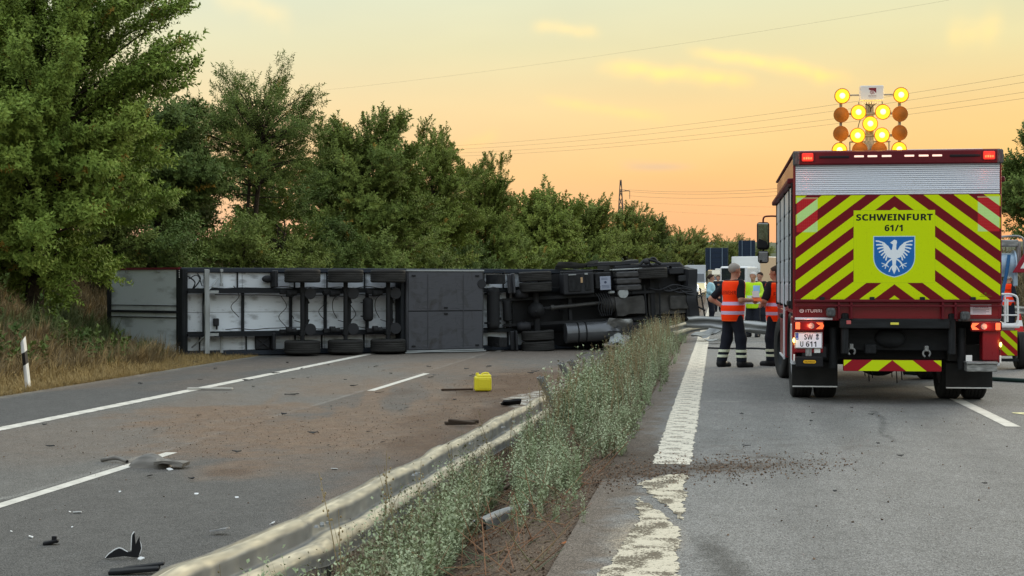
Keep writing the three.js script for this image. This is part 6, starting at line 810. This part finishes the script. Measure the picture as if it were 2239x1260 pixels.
// faces +z. arms: [elbow, wrist] for left (+x) and right (-x)
function person(o) {
  const t = thing('person', o.label, 'person', o.pos, o.turn, o.group), n = o.n || 64, s = o.h / 1.8; t.scale.setScalar(s);
  const lean = o.lean || 0, sh = [[.185, 1.455, lean * .9], [-.185, 1.455, lean * .9]], hip = [[.09, .93, 0], [-.09, .93, 0]];
  const feet = o.feet || [[.12, .0], [-.12, .04]], knee = feet.map(([x, z], i) => [lerp(hip[i][0], x, .55) * 1.02, .50, z * .5 + .03]), ank = feet.map(([x, z]) => [x, .09, z - .02]);
  const arms = o.arms, neck = [0, 1.52, lean], hd = o.head || 0, hx = Math.sin(hd), hz = Math.cos(hd), hc = [0, 1.67, lean + .015];
  const torso = [[[0, .96, 0], [0, 1.12, lean * .3], .135, .128], [[.07, 1.0, 0], [-.07, 1.0, 0], .115, .115], [[.08, 1.3, lean * .7], [-.08, 1.3, lean * .7], .118, .118], [[.13, 1.42, lean * .9], [-.13, 1.42, lean * .9], .085, .085], [[0, 1.1, lean * .3], [0, 1.36, lean * .8], .13, .13]];
  if (o.belly) torso.push([[0, 1.1, .06], [0, 1.2, .07], .13, .12]);
  const neckB = [[neck[0], neck[1] - .08, neck[2]], [0, 1.60, lean + .01], .062, .056];
  const legs = [0, 1].flatMap(i => [[hip[i], knee[i], .092, .062], [knee[i], ank[i], .058, .042]]);
  const fb = feet.map(([x, z], i) => [[x, .045, z - .05], [x + Math.sign(x) * .03, .035, z + .15], .045, .04]);
  const upper = [0, 1].map(i => [sh[i], arms[i][0], .056, .046]), fore = [0, 1].map(i => [arms[i][0], arms[i][1], .044, .03]);
  const H = (x, y, z) => [hc[0] + x * hz + z * hx, hc[1] + y, hc[2] - x * hx + z * hz];
  const headB = [[H(0, .045, -.018), H(0, .035, .012), .088, .084], [H(0, -.03, .02), H(0, -.075, .045), .066, .045], [H(0, .0, .085), H(0, -.018, .108), .012, .016], [H(.078, -.005, -.01), H(.08, .02, -.012), .016, .02], [H(-.078, -.005, -.01), H(-.08, .02, -.012), .016, .02], [H(0, -.062, .083), H(0, -.062, .084), .02, .02]];
  const bodyB = [...torso, neckB, ...legs, ...fb, ...upper, ...fore];
  const [lo, hi] = bounds(bodyB, .03); hi[1] = 1.64;
  const hands = [0, 1].map(i => {   // palm, four unequal bent fingers and a thumb on its side
    const w = V(...arms[i][1]), d = w.clone().sub(V(...arms[i][0])).normalize(), sd = V().crossVectors(d, V(0, 0, 1).addScaledVector(d, -d.z)).normalize(), nn = V().crossVectors(sd, d), q = (a, b, c) => w.clone().addScaledVector(d, a).addScaledVector(sd, b).addScaledVector(nn, c).toArray();
    const B = [[q(-.02, 0, 0), q(.03, 0, 0), .028, .026], [q(.03, .02, 0), q(.075, .024, 0), .018, .016], [q(.03, -.02, 0), q(.075, -.024, 0), .018, .016]]; [[.03, .062], [.01, .075], [-.01, .07], [-.03, .055]].forEach(([b, L]) => { const a = q(.08, b, 0), m = q(.08 + L * .55, b * 1.1, .012), e = q(.08 + L * .85, b * 1.1, .038); B.push([a, m, .0098, .009], [m, e, .009, .0078]); }); const th = q(.02, .03, .01), tm = q(.05, .055, .022), te = q(.078, .06, .034); B.push([th, tm, .013, .011], [tm, te, .011, .009]); return B;
  });
  const hn = Math.max(28, n * .6 | 0); const gs = [march(field(bodyB), lo, hi, n), march(field([...headB, neckB], 0, .03), ...bounds(headB, .03), n), ...hands.map(B => march(field(B, 0, .012), ...bounds(B, .012), hn))];
  part('body', gs.map(g => g), o.skin || skinMat, t);
  const cl = (name, bones, grow, y0, y1, mat, nn = n, uv) => { const f = field(bones, grow, .06), b = bounds(bones, grow + .03); b[0][1] = Math.max(b[0][1], y0 - .03); b[1][1] = Math.min(b[1][1], y1 + .03); const g = march((p) => Math.max(f(p), p[1] - y1, y0 - p[1]), ...b, nn); if (uv) cylUV(g, y0, y1); return part(name, g, mat, t); };
  const flare = [[hip[0], knee[0], .098, .078], [hip[1], knee[1], .098, .078], [knee[0], ank[0], .078, .072], [knee[1], ank[1], .078, .072], torso[1]];
  cl('trousers', flare, .016, .10, 1.0, o.trousers);
  if (o.reflect) for (const i of [0, 1]) for (const y of [.17, .26]) cl('reflective_band', [flare[2 + i]], .022, y, y + .045, M.bandMat, 34);
  cl('boots', [...fb, [ank[0], [ank[0][0], .2, ank[0][2]], .06, .06], [ank[1], [ank[1][0], .2, ank[1][2]], .06, .06]], .014, -.005, .15, M.black, 44);
  cl('shirt', [...torso, ...(o.long ? [...upper, ...fore] : upper.map(([a, b, c, d]) => [a, [lerp(a[0], b[0], .8), lerp(a[1], b[1], .8), lerp(a[2], b[2], .8)], c, d + .006]))], .014, .93, 1.53, o.shirt);
  if (o.vest) cl('vest', [...torso, [[.1, 1.44, lean * .9], [-.1, 1.44, lean * .9], .075, .075], [[0, .86, 0], [0, 1.0, 0], .16, .15]], .034, .80, 1.50, vestMat(o.vest), n, true);
  // hair, eyes
  const hairF = field(headB.slice(0, 1), o.hairLong ? .02 : .010, .03), back = H(0, 0, -.05); const hg = march((p) => { const x = p[0] - hc[0], z = p[2] - hc[2], fz = x * hx + z * hz, fy = p[1] - hc[1]; return Math.max(hairF(p), (fz - .045) * .8 - (fy - .05) * 1.1, -fy - (o.hairLong ? .10 : .035)); }, ...bounds(headB.slice(0, 1), .05), 40); part('hair', hg, o.hair, t);
  if (o.tail) part('hair', [tube([H(0, .05, -.09), H(0, .02, -.15), H(0, -.10, -.15)], .03, 12, 8)], o.hair, t);
  for (const k of [-1, 1]) part('eye', ball(.011, ...H(k * .031, .012, .074), 1, .7, .6, 8), M.black, t);
  return t;
}
M.bandMat = std(C(.62, .66, .50), .5);
const navy = std(C(.012, .014, .022), .85), blackT = std(C(.012, .012, .016), .9), lightBlue = std(C(.36, .58, .66), .8), limeJ = std(C(.48, .72, .05), .8), greyHair = std(C(.30, .27, .24), .9), brownHair = std(C(.035, .02, .014), .85), whiteHair = std(C(.5, .48, .46), .9), tan = std(C(.36, .17, .11), .6);
// angle helper: facing direction given as (x, z) in the road frame
const face = (x, z) => Math.atan2(x, z);
person({ label: 'man in orange hi-vis vest and black T-shirt, hand on hip, grey hair', pos: [.27, 0, -26.25], turn: face(.80, -.60), h: 1.82, n: 72, lean: .03, belly: 1, head: -.1, arms: [[[.40, 1.18, -.16], [.24, 1.00, .06]], [[-.27, 1.17, -.02], [-.16, 1.16, .30]]], feet: [[.16, -.10], [-.15, .10]], trousers: navy, shirt: blackT, vest: 'orange', hair: greyHair, reflect: 1 });
person({ label: 'dark haired man in orange hi-vis vest standing close against the fire engine', pos: [1.06, 0, -26.75], turn: face(-.75, -.66), h: 1.78, n: 64, lean: .02, head: .3, arms: [[[.30, 1.16, .05], [.10, 1.10, .27]], [[-.30, 1.16, .05], [-.08, 1.12, .27]]], feet: [[.12, .06], [-.12, -.02]], trousers: navy, shirt: blackT, vest: 'orange', hair: brownHair, reflect: 1, skin: tan });
person({ label: 'police officer in pale blue and lime jacket standing by the torn rail', pos: [-.21, .05, -50.2], turn: face(.9, .1), h: 1.72, n: 44, tail: 1, hairLong: 1, arms: [[[.26, 1.2, -.05], [.18, 1.02, .18]], [[-.26, 1.2, -.05], [-.12, 1.05, .2]]], trousers: navy, shirt: lightBlue, long: 1, hair: brownHair });
person({ label: 'white haired person in lime yellow jacket facing the man with hand on hip', pos: [.98, 0, -41.0], turn: face(-.35, .9), h: 1.78, n: 48, arms: [[[.28, 1.18, .0], [.12, 1.08, .24]], [[-.28, 1.18, 0], [-.14, 1.06, .24]]], trousers: navy, shirt: limeJ, long: 1, vest: 'lime', hair: whiteHair });
person({ label: 'person in dark uniform standing behind the lime yellow jacket', pos: [1.35, 0, -47.5], turn: face(-.6, .8), h: 1.82, n: 40, arms: [[[.27, 1.18, 0], [.2, .95, .1]], [[-.27, 1.18, 0], [-.2, .95, .1]]], trousers: navy, shirt: navy, long: 1, vest: 'dark', hair: brownHair });
person({ label: 'person in dark jacket partly hidden behind the man with hand on hip', pos: [.55, 0, -45], turn: face(-.3, .9), h: 1.84, n: 40, arms: [[[.27, 1.18, 0], [.2, .95, .1]], [[-.27, 1.18, 0], [-.2, .95, .1]]], trousers: navy, shirt: navy, long: 1, hair: brownHair });
person({ label: 'person in dark clothes standing beyond the police officer', pos: [.05, .1, -72], turn: face(-.2, .9), h: 1.76, n: 36, arms: [[[.27, 1.18, 0], [.1, 1.3, .15]], [[-.27, 1.18, 0], [-.2, .95, .1]]], trousers: navy, shirt: navy, long: 1, hair: brownHair });
person({ label: 'grey haired person with an orange vest beside the works trailer', pos: [9.05, 0, -48.0], turn: face(.8, -.4), h: 1.76, n: 44, arms: [[[.27, 1.18, 0], [.2, .95, .1]], [[-.27, 1.18, 0], [-.2, .95, .1]]], trousers: navy, shirt: navy, long: 1, vest: 'orange', hair: whiteHair });
// things held
{ const t = thing('clipboard', 'orange folder held by the man with hand on hip', 'folder', [.70, 1.19, -26.34], .4); part('board', rbox(.16, .09, .02, .008, 0, 0, 0, -.6), std(C(.75, .16, .05), .6), t); part('paper', rbox(.13, .12, .006, .002, -.02, .09, -.02, -.3), M.white, t); }
renderer.render(scene, camera);
